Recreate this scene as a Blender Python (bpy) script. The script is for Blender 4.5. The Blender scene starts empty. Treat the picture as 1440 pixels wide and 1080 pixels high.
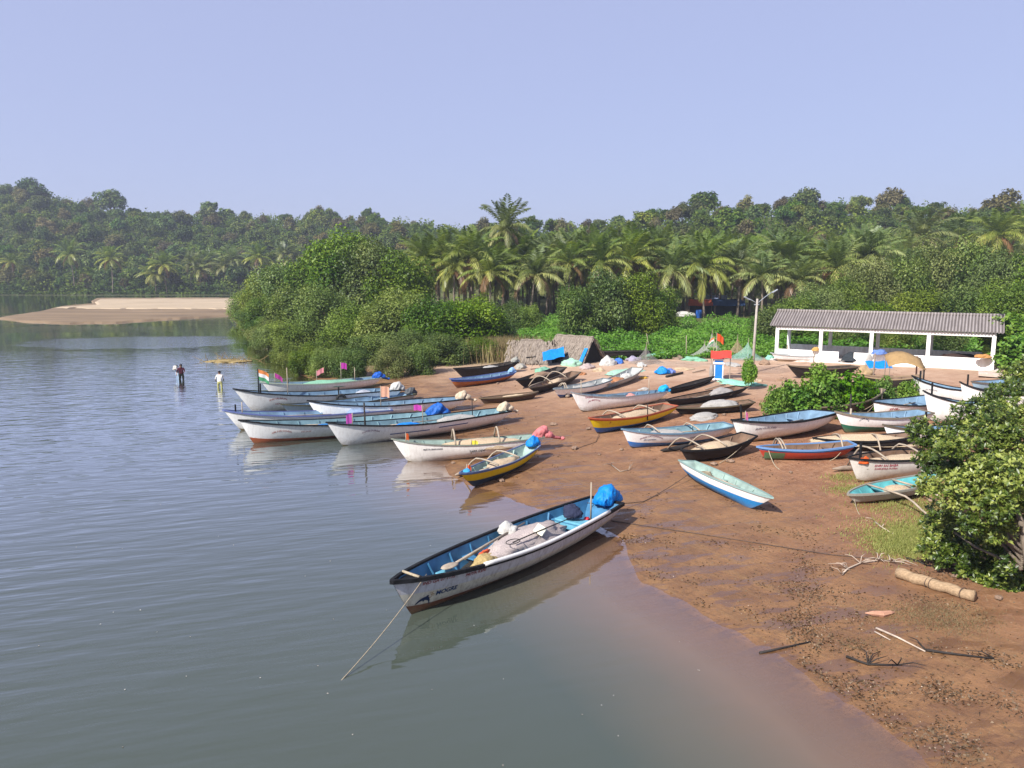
import bpy, bmesh, math, random
import numpy as np
from mathutils import Vector, Matrix, noise as mnoise
R = math.radians
random.seed(7); RNG = np.random.default_rng(11)
SC = bpy.context.scene; COL = SC.collection

# ------------------------------------------------------------------ camera numbers (a phone camera on a bridge)
CAMH = 8.0; FPX = 1080.0; HORIZ = 385.0
TH = math.atan((540-HORIZ)/FPX); CT, ST = math.cos(TH), math.sin(TH)
def ray(px, py):
    dx = (px-720)/FPX; dy = (540-py)/FPX
    return dx, CT+dy*ST, -ST+dy*CT
def on_z(px, py, z=0.0):
    x, y, w = ray(px, py); k = (z-CAMH)/w
    return (x*k, y*k)
def top_z(py, y):                        # height of a point seen at row py at distance y
    _, b, w = ray(720, py); return CAMH+w/b*y

# ------------------------------------------------------------------ terrain
SHORE_PX = [(1700,1420),(1420,1160),(1310,1080),(1230,1020),(1160,968),(1090,920),(1040,890),(985,862),(940,840),(905,815),(880,785),
  (864,757),(842,738),(800,722),(745,712),(718,700),(694,690),(668,687),(640,672),(622,655),(640,642),(650,630),(636,612),(606,598),(575,585),(548,566),
  (520,552),(490,543),(455,539),(430,532),(405,515),(385,500),(365,488),(345,470),(332,458),(325,447)]
SHORE = [on_z(*p) for p in SHORE_PX]
LAND = np.array([(30.,-60.),(9.,-20.)] + SHORE + [(-48,150),(-60,200),(-80,262),(-92,289),(-900,292),(-3500,300),(-3500,4000),(3500,4000),(3500,-60)])
def sm(a, b, x):
    t = np.clip((x-a)/(b-a), 0, 1); return t*t*(3-2*t)
def sdist(x, y):
    x = np.asarray(x, float); y = np.asarray(y, float)
    best = np.full(x.shape, 1e18); ins = np.zeros(x.shape, bool)
    n = len(LAND)
    for i in range(n):
        ax, ay = LAND[i]; bx, by = LAND[(i+1) % n]
        ex, ey = bx-ax, by-ay
        t = np.clip(((x-ax)*ex+(y-ay)*ey)/(ex*ex+ey*ey), 0, 1)
        d = (x-ax-t*ex)**2+(y-ay-t*ey)**2
        best = np.minimum(best, d)
        c = ((ay > y) != (by > y)) & (x < ex*(y-ay)/(ey if ey else 1e-9)+ax)
        ins ^= c
    d = np.sqrt(best); return np.where(ins, d, -d)
_ph = np.random.default_rng(3).uniform(0, 6.28, 40); _an = np.random.default_rng(4).uniform(0, 6.28, 40)
def wob(x, y, scale, seed=0, n=6):       # smooth pseudo noise, about -1..1
    s = 0
    for i in range(n):
        k = (i+seed*7) % 40; f = (0.6+0.25*i)/scale
        s = s+np.sin((np.cos(_an[k])*x+np.sin(_an[k])*y)*f*2.2+_ph[k])
    return s/n*1.6
_SK = [(-900,258),(0,264),(60,262),(110,274),(170,288),(300,296),(420,298),(550,303),(650,303),(750,301),(880,295),(960,282),(1000,279),(1120,272),(1240,272),(1330,278),(1440,283),(2600,286)]
def hill(x, y):
    a = x/np.maximum(y, 1.0); px = 720+a*FPX
    w = sm(-0.30, 0.02, a)
    yb = 296*(1-w)+150*w; yr = 430*(1-w)+280*w
    top = np.interp(px, [p[0] for p in _SK], [p[1] for p in _SK])
    rr = CAMH+(HORIZ-top)/FPX*yr-10.0
    s = np.clip((y-yb)/(yr-yb), 0, 1)
    return rr*(0.75*sm(0, 1, s)+0.25*s)*np.where(y > yr+150, 1.0-0.3*sm(0, 900, y-yr-150), 1.0)
def gz(x, y):
    x = np.asarray(x, float); y = np.asarray(y, float)
    d = sdist(x, y)
    z = np.where(d < 0, np.maximum(-0.55, 0.105*d), 1.35*(1-np.exp(-np.maximum(d, 0)/24.0)))
    z = z+np.where(d > 0, hill(x, y), 0)
    near = np.exp(-(d/2.2)**2)*np.where(y < 75, 1, 0)
    z = z+near*(.012*wob(x, y, 1.1, 2)+.012*wob(x, y, .42, 3)+.014*wob(x, y, 3.1, 4))
    z = z+np.where(d > 1, 0.035*wob(x, y, 3.0, 1)*np.clip((d-1)/4, 0, 1), 0)
    return z
def gz1(x, y): return float(gz(np.array([x]), np.array([y]))[0])
def at(px, py, water=False):             # the point of the ground (or the water) seen at a pixel
    vx, vy, vz = ray(px, py)
    ks = np.linspace(2, 330, 1200)
    g = gz(vx*ks, vy*ks)
    if water: g = np.maximum(g, 0)
    h = CAMH+vz*ks-g
    i = int(np.argmax(h < 0))
    k0, k1 = ks[max(i-1, 0)], ks[i]
    for _ in range(14):
        km = (k0+k1)/2; g = gz1(vx*km, vy*km)
        if water: g = max(g, 0)
        if CAMH+vz*km < g: k1 = km
        else: k0 = km
    km = (k0+k1)/2; x, y = vx*km, vy*km; g = gz1(x, y)
    return Vector((x, y, max(g, 0) if water else g))

# ------------------------------------------------------------------ objects and properties
def tag(o, label=None, cat=None, group=None, kind=None):
    if label: o['label'] = label
    if cat: o['category'] = cat
    if group: o['group'] = group
    if kind: o['kind'] = kind
    return o
def link(name, mesh, parent=None):
    o = bpy.data.objects.new(name, mesh); COL.objects.link(o)
    if parent: o.parent = parent
    return o
def empty(name, loc=(0,0,0), rz=0.0, label=None, cat=None, group=None):
    o = bpy.data.objects.new(name, None); COL.objects.link(o)
    o.empty_display_size = 0.2; o.location = loc; o.rotation_euler = (0, 0, rz)
    return tag(o, label, cat, group)
def copy_tree(o, parent=None):
    c = o.copy(); COL.objects.link(c); c.parent = parent
    for ch in list(o.children): copy_tree(ch, c)
    return c

# ------------------------------------------------------------------ mesh builder
class MB:
    def __init__(s): s.v = []; s.f = []; s.m = []; s.uv = None
    def add(s, vs, fs, m=0):
        o = len(s.v); s.v += [tuple(v) for v in vs]
        for f in fs: s.f.append(tuple(i+o for i in f)); s.m.append(m)
    def box(s, c, d, rot=None, m=0, bev=0.0):
        hx, hy, hz = d[0]/2, d[1]/2, d[2]/2
        if bev > 0:
            b = min(bev, hx*.9, hy*.9, hz*.9); bm = bmesh.new(); bmesh.ops.create_cube(bm, size=1)
            for v in bm.verts: v.co = Vector((v.co.x*d[0], v.co.y*d[1], v.co.z*d[2]))
            bmesh.ops.bevel(bm, geom=bm.edges[:], offset=b, segments=1, affect='EDGES')
            vs = [v.co.copy() for v in bm.verts]; bm.verts.index_update(); fs = [[v.index for v in f.verts] for f in bm.faces]; bm.free()
        else:
            vs = [Vector((x, y, z)) for x in (-hx, hx) for y in (-hy, hy) for z in (-hz, hz)]
            fs = [(0,1,3,2),(4,6,7,5),(0,4,5,1),(2,3,7,6),(0,2,6,4),(1,5,7,3)]
        if rot is not None: vs = [rot @ v for v in vs]
        c = Vector(c); s.add([v+c for v in vs], fs, m)
    def tube(s, pts, rad, n=8, m=0, caps=True):
        pts = [Vector(p) for p in pts]
        if not hasattr(rad, '__len__'): rad = [rad]*len(pts)
        rings = []; prev = None
        for i, p in enumerate(pts):
            t = (pts[min(i+1, len(pts)-1)]-pts[max(i-1, 0)]).normalized()
            if prev is None:
                a = Vector((0,0,1)) if abs(t.z) < .9 else Vector((1,0,0)); u = t.cross(a).normalized()
            else:
                u = (prev-t*prev.dot(t)).normalized()
            prev = u; w = t.cross(u)
            rings.append([p+(u*math.cos(6.28318*k/n)+w*math.sin(6.28318*k/n))*rad[i] for k in range(n)])
        vs = [v for r in rings for v in r]; fs = []
        for i in range(len(pts)-1):
            for k in range(n):
                k2 = (k+1) % n; fs.append((i*n+k, i*n+k2, (i+1)*n+k2, (i+1)*n+k))
        if caps: fs.append(tuple(range(n-1, -1, -1))); fs.append(tuple((len(pts)-1)*n+k for k in range(n)))
        s.add(vs, fs, m)
    def strip(s, pts, w, h, m=0, side=None):      # rectangular bar swept along points, w sideways, h up
        pts = [Vector(p) for p in pts]; vs = []; fs = []
        for i, p in enumerate(pts):
            t = (pts[min(i+1, len(pts)-1)]-pts[max(i-1, 0)]).normalized()
            u = t.cross(Vector((0,0,1)))
            u = u.normalized() if u.length > 1e-4 else Vector((1,0,0))
            z = u.cross(t)
            vs += [p-u*w/2-z*h/2, p+u*w/2-z*h/2, p+u*w/2+z*h/2, p-u*w/2+z*h/2]
        for i in range(len(pts)-1):
            for k in range(4):
                k2 = (k+1) % 4; fs.append((i*4+k, i*4+k2, (i+1)*4+k2, (i+1)*4+k))
        e = (len(pts)-1)*4; fs += [(3,2,1,0), (e,e+1,e+2,e+3)]
        s.add(vs, fs, m)
    def blob(s, c, r, amp=.2, freq=1.5, seed=0, sub=3, flat=None, m=0, rot=None, fold=0.0):
        bm = bmesh.new(); bmesh.ops.create_icosphere(bm, subdivisions=sub, radius=1)
        o = Vector((seed*3.17, seed*1.31, seed*7.7)); vs = []
        for v in bm.verts:
            d = v.co.normalized()
            k = 1+amp*mnoise.noise(d*freq+o)+amp*.5*mnoise.noise(d*freq*2.7+o)+fold*abs(mnoise.noise(d*freq*4.1+o))
            p = Vector((d.x*r[0]*k, d.y*r[1]*k, d.z*r[2]*k))
            if flat is not None and p.z < flat: p.z = flat; 
            if rot is not None: p = rot @ p
            vs.append(p+Vector(c))
        bm.verts.index_update(); fs = [[v.index for v in f.verts] for f in bm.faces]; bm.free(); s.add(vs, fs, m)
    def grid(s, P, m=0):                          # P[i][j] points
        nu, nv = len(P), len(P[0]); vs = [p for row in P for p in row]
        s.add(vs, [(i*nv+j, (i+1)*nv+j, (i+1)*nv+j+1, i*nv+j+1) for i in range(nu-1) for j in range(nv-1)], m)
    def build(s, name, mats, parent=None, smooth=False, loc=None, fix=True, autosmooth=None):
        me = bpy.data.meshes.new(name); me.from_pydata([tuple(v) for v in s.v], [], s.f)
        if not isinstance(mats, (list, tuple)): mats = [mats]
        for m in mats: me.materials.append(m)
        for p, i in zip(me.polygons, s.m): p.material_index = min(i, len(mats)-1); p.use_smooth = smooth
        if fix:
            bm = bmesh.new(); bm.from_mesh(me); bmesh.ops.recalc_face_normals(bm, faces=bm.faces[:]); bm.to_mesh(me); bm.free()
        me.update()
        o = link(name, me, parent)
        if loc is not None: o.location = loc
        return o
def np_mesh(name, V, Fq, mats, attrs=None, matidx=None, smooth=False):
    me = bpy.data.meshes.new(name); n = len(V); k = Fq.shape[1]; nf = len(Fq)
    me.vertices.add(n); me.vertices.foreach_set('co', np.ascontiguousarray(V, np.float32).ravel())
    me.loops.add(nf*k); me.loops.foreach_set('vertex_index', np.ascontiguousarray(Fq, np.int32).ravel())
    me.polygons.add(nf); me.polygons.foreach_set('loop_start', np.arange(0, nf*k, k, dtype=np.int32))
    try: me.polygons.foreach_set('loop_total', np.full(nf, k, np.int32))
    except Exception: pass
    if smooth: me.polygons.foreach_set('use_smooth', np.ones(nf, bool))
    for m in mats: me.materials.append(m)
    if matidx is not None: me.polygons.foreach_set('material_index', np.ascontiguousarray(matidx, np.int32))
    for an, av in (attrs or {}).items():
        a = me.attributes.new(an, 'FLOAT', 'POINT'); a.data.foreach_set('value', np.ascontiguousarray(av, np.float32))
    me.update(calc_edges=True); me.validate()
    return me

# ------------------------------------------------------------------ materials
def lin(c):
    if isinstance(c, str): c = [int(c[i:i+2], 16) for i in (0, 2, 4)]
    return tuple((v/255/12.92 if v/255 <= .04045 else ((v/255+.055)/1.055)**2.4) for v in c)
class NT:
    def __init__(s, name):
        s.mat = bpy.data.materials.new(name); s.mat.use_nodes = True; s.t = s.mat.node_tree; s.t.nodes.clear()
        s.out = s.n('ShaderNodeOutputMaterial')
    def n(s, typ, ins=None, **kw):
        nd = s.t.nodes.new(typ)
        for k, v in kw.items(): setattr(nd, k, v)
        for k, v in (ins or {}).items(): s.set(nd, k, v)
        return nd
    def set(s, nd, k, v):
        sk = nd.inputs[k]
        if isinstance(v, bpy.types.NodeSocket): s.t.links.new(v, sk)
        elif isinstance(v, bpy.types.Node): s.t.links.new(v.outputs[0], sk)
        elif isinstance(v, (tuple, list)) and sk.type == 'RGBA': sk.default_value = (*v[:3], 1)
        else: sk.default_value = v
    def math(s, op, a, b=0.0, c=0.0, clamp=False):
        nd = s.n('ShaderNodeMath', operation=op, use_clamp=clamp); s.set(nd, 0, a); s.set(nd, 1, b)
        if op in ('MULTIPLY_ADD', 'SMOOTH_MIN'): s.set(nd, 2, c)
        return nd.outputs[0]
    def mixc(s, f, a, b, blend='MIX'):
        nd = s.n('ShaderNodeMix', data_type='RGBA', blend_type=blend); nd.clamp_factor = True
        s.set(nd, 0, f); s.set(nd, 6, a); s.set(nd, 7, b); return nd.outputs[2]
    def ramp(s, f, stops):
        nd = s.n('ShaderNodeValToRGB'); cr = nd.color_ramp
        while len(cr.elements) < len(stops): cr.elements.new(.5)
        for e, (p, c) in zip(cr.elements, stops):
            e.position = p; e.color = (*c, 1) if hasattr(c, '__len__') else (c, c, c, 1)
        s.set(nd, 0, f); return nd.outputs[0]
    def noise(s, vec, scale, detail=4, rough=.55, dim='3D'):
        nd = s.n('ShaderNodeTexNoise', {'Scale': scale, 'Detail': detail, 'Roughness': rough}, noise_dimensions=dim)
        if vec is not None: s.set(nd, 'Vector', vec)
        return nd.outputs[0]
    def mapping(s, vec, scale=(1,1,1), rot=(0,0,0), loc=(0,0,0)):
        nd = s.n('ShaderNodeMapping', {'Vector': vec}); nd.inputs['Scale'].default_value = scale; nd.inputs['Rotation'].default_value = rot; nd.inputs['Location'].default_value = loc
        return nd.outputs[0]
    def aniso(s, vec, scale, ang):           # stretch along a direction turned by ang from +X
        return s.mapping(s.mapping(vec, rot=(0, 0, -ang)), scale)
    def pos(s): return s.n('ShaderNodeNewGeometry').outputs['Position']
    def obj(s): return s.n('ShaderNodeTexCoord').outputs['Object']
    def attr(s, a): return s.n('ShaderNodeAttribute', attribute_name=a).outputs['Fac']
    def bump(s, h, strength=.3, dist=.02):
        return s.n('ShaderNodeBump', {'Height': h, 'Strength': strength, 'Distance': dist}).outputs[0]
    def pbr(s, col, rough=.6, bump=None, spec=.5, metal=0.0, alpha=None):
        b = s.n('ShaderNodeBsdfPrincipled', {'Base Color': col, 'Roughness': rough, 'Metallic': metal, 'Specular IOR Level': spec})
        if bump is not None: s.set(b, 'Normal', bump)
        return b
    def done(s, sh): s.set(s.out, 'Surface', sh); return s.mat
_MC = {}
def simple(name, col, rough=.7, var=.25, scale=6.0, bump=.2, dist=.01, spec=.3, stretch=(1,1,1)):
    key = ('s', name)
    if key in _MC: return _MC[key]
    t = NT(name); c = lin(col) if isinstance(col, str) else col
    v = t.mapping(t.obj(), stretch); n = t.noise(v, scale, 5)
    f = t.ramp(n, [(.3, 0.0), (.7, 1.0)])
    cc = t.mixc(f, tuple(x*(1-var) for x in c), tuple(min(1, x*(1+var*.7)) for x in c))
    n2 = t.noise(v, scale*5, 4)
    _MC[key] = t.done(t.pbr(cc, rough, t.bump(n2, bump, dist), spec)); return _MC[key]
def paint(col, wear=.5, rough=.45):           # weathered boat paint: streaks, chips, mud splashed up from the keel
    key = ('p', col, wear)
    if key in _MC: return _MC[key]
    t = NT('boat_paint'); c = lin(col); o = t.obj()
    uv = t.n('ShaderNodeTexCoord').outputs['UV']; sep = t.n('ShaderNodeSeparateXYZ', {'Vector': uv})
    str_ = t.noise(t.mapping(o, (4.5, 4.5, .7)), 2.0, 6, .65)
    f1 = t.ramp(str_, [(.46, 0.0), (.68, 1.0)])
    cc = t.mixc(t.math('MULTIPLY', f1, .55*wear), c, (c[0]*.45+.03, c[1]*.40+.02, c[2]*.36+.012))
    bl = t.noise(t.mapping(o, (1, 1, 1)), 1.3, 4)
    cc = t.mixc(t.math('MULTIPLY', t.ramp(bl, [(.35, 0.0), (.65, 1.0)]), .28*wear), cc, (c[0]*.72, c[1]*.70, c[2]*.64))
    ch = t.noise(o, 26, 5, .7)
    cc = t.mixc(t.math('MULTIPLY', t.ramp(ch, [(.62, 0.0), (.68, 1.0)]), .5*wear), cc, (.10, .075, .055))
    gm = t.math('ADD', sep.outputs[1], t.math('MULTIPLY', t.math('SUBTRACT', t.noise(t.mapping(o, (2.2, 2.2, 3)), 2.4, 6, .7), .5), .55))
    g = t.ramp(gm, [(.06, 1.0), (.36, 0.0)])
    cc = t.mixc(t.math('MULTIPLY', g, .8*min(1, wear+.2)), cc, (.17, .125, .062))
    n2 = t.noise(o, 9, 4)
    _MC[key] = t.done(t.pbr(cc, t.math('ADD', rough, t.math('MULTIPLY', f1, .25)), t.bump(n2, .25, .012), .4)); return _MC[key]
def leaf_mat(name, dark, mid, light, trans=.3, rough=.55, hue=.03, val=.25, spec=.25, dead=None):
    t = NT(name); a = t.attr('tint'); oi = t.n('ShaderNodeObjectInfo').outputs['Random']
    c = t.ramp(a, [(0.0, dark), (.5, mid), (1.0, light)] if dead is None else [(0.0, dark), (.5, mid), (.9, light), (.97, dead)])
    h = t.n('ShaderNodeHueSaturation', {'Color': c, 'Hue': t.math('MULTIPLY_ADD', oi, hue*2, .5-hue), 'Value': t.math('MULTIPLY_ADD', t.math('FRACT', t.math('MULTIPLY', oi, 7.31)), val*2, 1-val), 'Saturation': t.math('MULTIPLY_ADD', t.math('FRACT', t.math('MULTIPLY', oi, 3.77)), .3, .9)})
    b = t.pbr(h.outputs[0], rough, None, spec)
    tr = t.n('ShaderNodeBsdfTranslucent', {'Color': t.mixc(1.0, h.outputs[0], (1.3, 1.35, .6), 'MULTIPLY')})
    return t.done(t.n('ShaderNodeMixShader', {0: trans, 1: b.outputs[0], 2: tr.outputs[0]}).outputs[0])
def pleat_blob(b, c, r, seed=0, sub=4, flat=-.35, lean=(0, 0), pl=.30):    # a tarp bunched and tied over something: pleats run up and down
    bm = bmesh.new(); bmesh.ops.create_icosphere(bm, subdivisions=sub, radius=1); o = Vector((seed*2.17, seed*1.31, seed*.7)); vs = []
    for v in bm.verts:
        d = v.co.normalized(); k = 1+.28*mnoise.noise(d*1.3+o)
        a = math.atan2(d.y, d.x); k += pl*abs(mnoise.noise(Vector((math.cos(a)*4.2, math.sin(a)*4.2, d.z*1.1))+o))*(1-abs(d.z)**3)+.06*mnoise.noise(d*6+o)
        z = max(d.z*k, flat); sq = 1-.22*max(d.z, 0)**2
        vs.append(Vector((c[0]+d.x*k*r[0]*sq+lean[0]*z, c[1]+d.y*k*r[1]*sq+lean[1]*z, c[2]+z*r[2])))
    bm.verts.index_update(); fs = [[v.index for v in f.verts] for f in bm.faces]; bm.free(); b.add(vs, fs)
def cloth_mat(name, col, trans=.3, rough=.75, var=.15, bump=.5):
    key = ('c', name)
    if key in _MC: return _MC[key]
    t = NT(name); c = lin(col) if isinstance(col, str) else col; o = t.obj()
    n = t.noise(o, 5, 5); cc = t.mixc(n, tuple(x*(1-var*2) for x in c), tuple(min(1, x*(1+var)) for x in c))
    bp = t.bump(t.noise(t.mapping(o, (1, 1, .5)), 7, 5, .6), min(1.0, bump*1.4), .07)
    b = t.pbr(cc, rough, bp, .3)
    tr = t.n('ShaderNodeBsdfTranslucent', {'Color': cc})
    _MC[key] = t.done(t.n('ShaderNodeMixShader', {0: trans, 1: b.outputs[0], 2: tr.outputs[0]}).outputs[0]); return _MC[key]
def net_mat(name, col, hole=0.0, scale=30):
    key = ('n', name)
    if key in _MC: return _MC[key]
    t = NT(name); c = lin(col) if isinstance(col, str) else col; o = t.obj()
    n = t.noise(o, scale, 6, .75); n0 = t.noise(o, 3.5, 4)
    cc = t.mixc(t.ramp(n, [(.35, 0.0), (.65, 1.0)]), tuple(x*.5 for x in c), tuple(min(1, x*1.15) for x in c))
    cc = t.mixc(t.math('MULTIPLY', n0, .4), cc, tuple(x*.6+.05 for x in c))
    b = t.pbr(cc, .9, t.bump(n, .7, .03), .15)
    if hole > 0:
        tp = t.n('ShaderNodeBsdfTransparent')
        f = t.math('GREATER_THAN', t.noise(o, 55, 2), .5-(hole-.5)*.35)
        sh = t.n('ShaderNodeMixShader', {0: f, 1: b.outputs[0], 2: tp.outputs[0]}).outputs[0]
        sh = t.n('ShaderNodeMixShader', {0: hole*.45, 1: sh, 2: tp.outputs[0]}).outputs[0]
    else: sh = b.outputs[0]
    _MC[key] = t.done(sh); return _MC[key]
WOOD = simple('weathered_wood', (.26, .20, .15), .8, .35, 3, .4, .01, .2, (1, 6, 6))
WOOD_DARK = simple('tarred_wood', (.026, .021, .018), .75, .5, 3, .4, .01, .3, (1, 5, 5))
BAMBOO = simple('bamboo_pole_wood', (.33, .27, .20), .7, .3, 4, .3, .005)
ROPE = simple('coir_rope', (.34, .28, .19), .9, .3, 20, .5, .01)
ROPE_DARK = simple('muddy_rope', (.09, .06, .045), .9, .3, 20, .5, .01)
BLACK = simple('black_paint', (.012, .012, .013), .7, .5, 5, .3, .01, .15)
# ------------------------------------------------------------------ ground, water, sandbar
rows = np.concatenate([np.linspace(4, 30, 130), np.geomspace(30.3, 120, 150), np.geomspace(121.5, 480, 110), np.geomspace(490, 3400, 28)])
rows = np.concatenate([np.linspace(-28, 3.2, 24), rows])
cols = np.linspace(-1.05, 1.05, 330)
YY, AA = np.meshgrid(rows, cols, indexing='ij'); XX = AA*(YY+36.0)*0.92
ZZ = gz(XX, YY); DD = sdist(XX, YY)
nr, nc = XX.shape
idx = np.arange(nr*nc).reshape(nr, nc)
FQ = np.stack([idx[:-1,:-1], idx[:-1,1:], idx[1:,1:], idx[1:,:-1]], -1).reshape(-1, 4)

def ground_mat():
    t = NT('laterite_mud'); p = t.pos(); sp = t.n('ShaderNodeSeparateXYZ', {'Vector': p}); d = t.attr('dsh')
    big = t.noise(p, .16, 5, .6); med = t.noise(p, .9, 6, .62); fine = t.noise(p, 7.0, 6, .7); grit = t.noise(p, 38, 4, .7)
    tr = t.noise(t.aniso(p, (.4, 2.6, 1), 2.15), .8, 6, .65); dr = t.noise(t.aniso(p, (.22, 3.0, 1), .66), .8, 6, .7)            # drag marks and tide lines
    dry = t.mixc(t.ramp(med, [(.3, 0.0), (.7, 1.0)]), lin('7e563e'), lin('9c7454'))
    dry = t.mixc(t.ramp(tr, [(.45, 0.0), (.68, .7)]), dry, lin('704a33')); dry = t.mixc(t.ramp(dr, [(.54, 0.0), (.66, .42)]), dry, lin('62402c')); dry = t.mixc(t.ramp(dr, [(.32, .22), (.42, 0.0)]), dry, lin('b98f72')); dry = t.mixc(t.ramp(t.noise(p, 3.1, 6, .75), [(.50, 0.0), (.66, .7)]), dry, lin('5f4030')); dry = t.mixc(t.ramp(t.noise(p, 17, 5, .75), [(.55, 0.0), (.68, .55)]), dry, lin('c4a48c'))
    dry = t.mixc(t.math('MULTIPLY', t.ramp(fine, [(.5, 0.0), (.75, 1.0)]), .45), dry, lin('bd9c7e'))
    pale = t.mixc(t.ramp(med, [(.3, 0.0), (.7, 1.0)]), lin('a5866d'), lin('bca28a'))
    pale = t.mixc(t.math('MULTIPLY', t.ramp(fine, [(.45, 0.0), (.7, 1.0)]), .4), pale, lin('957258'))
    pf = t.math('ADD', t.math('MULTIPLY', sp.outputs[1], .048), t.math('MULTIPLY', big, 1.4))
    pf = t.math('SUBTRACT', pf, 2.55, clamp=True)
    col = t.mixc(pf, dry, pale)
    wetc = t.mixc(t.ramp(med, [(.32, 0.0), (.7, 1.0)]), lin('63442a'), lin('86613c'))
    wetc = t.mixc(t.ramp(fine, [(.5, 0.0), (.72, .8)]), wetc, lin('48321f'))
    wetc = t.mixc(t.math('MULTIPLY', t.ramp(tr, [(.5, 0.0), (.7, 1.0)]), .5), wetc, lin('8a6c44'))
    wd = t.math('ADD', d, t.math('MULTIPLY', t.math('SUBTRACT', t.noise(p, .35, 5, .6), .5), 7.0))
    wf = t.ramp(t.math('DIVIDE', wd, 12.0), [(.0, 1.0), (.35, .8), (.95, 0.0)])
    col = t.mixc(wf, col, wetc)
    col = t.mixc(t.math('MULTIPLY', t.ramp(grit, [(.66, 0.0), (.74, 1.0)]), .35), col, lin('bfa98f'))
    veg = t.attr('veg'); vegc = t.mixc(med, lin('2c3a17'), lin('4f5a2a'))
    col = t.mixc(t.math('MULTIPLY', veg, t.ramp(med, [(.2, .7), (.6, 1.0)])), col, vegc)
    pud = t.ramp(t.math('ADD', t.noise(t.aniso(p, (.6, 1.9, 1), .2), 1.1, 5, .6), t.math('MULTIPLY', wf, .10)), [(.605, 0.0), (.66, 1.0)])
    pud = t.math('MULTIPLY', pud, wf)
    col = t.mixc(t.math('MULTIPLY', pud, .5), col, lin('4e382c'))
    rough = t.math('SUBTRACT', t.math('MULTIPLY_ADD', wf, -.28, .94), t.math('MULTIPLY', pud, .50), clamp=True)
    hgt = t.math('ADD', t.math('MULTIPLY', med, .6), t.math('ADD', t.math('MULTIPLY', fine, .35), t.math('SUBTRACT', t.math('MULTIPLY', tr, .5), t.math('MULTIPLY', t.ramp(dr, [(.52, 0.0), (.66, 1.0)]), .22))))
    hgt = t.math('ADD', hgt, t.math('MULTIPLY', grit, .08))
    bs = t.math('MULTIPLY_ADD', pud, -.75, .85)
    bp = t.n('ShaderNodeBump', {'Height': hgt, 'Strength': bs, 'Distance': .11}).outputs[0]
    return t.done(t.pbr(col, rough, bp, t.math('MULTIPLY_ADD', wf, .3, .2)))
vegm = np.clip(sm(60, 66, YY)*sm(-.6, -.02, AA*1.0)*0 + (DD > 0)*np.maximum.reduce([
    sm(86, 98, YY), sm(60, 68, YY)*(XX/np.maximum(YY, 1) < -.01), sm(66, 74, YY)*(XX/np.maximum(YY, 1) < .34), sm(-1, 3, YY-67.5+(XX/np.maximum(YY, 1)-.36)*30)*(XX/np.maximum(YY, 1) > .33)]), 0, 1)
GROUND = link('ground', np_mesh('ground', np.stack([XX, YY, ZZ], -1).reshape(-1, 3), FQ, [ground_mat()], {'dsh': DD.ravel(), 'veg': vegm.ravel()}, smooth=True))
tag(GROUND, 'reddish brown laterite mud beach sloping down to the river', kind='structure')

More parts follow.
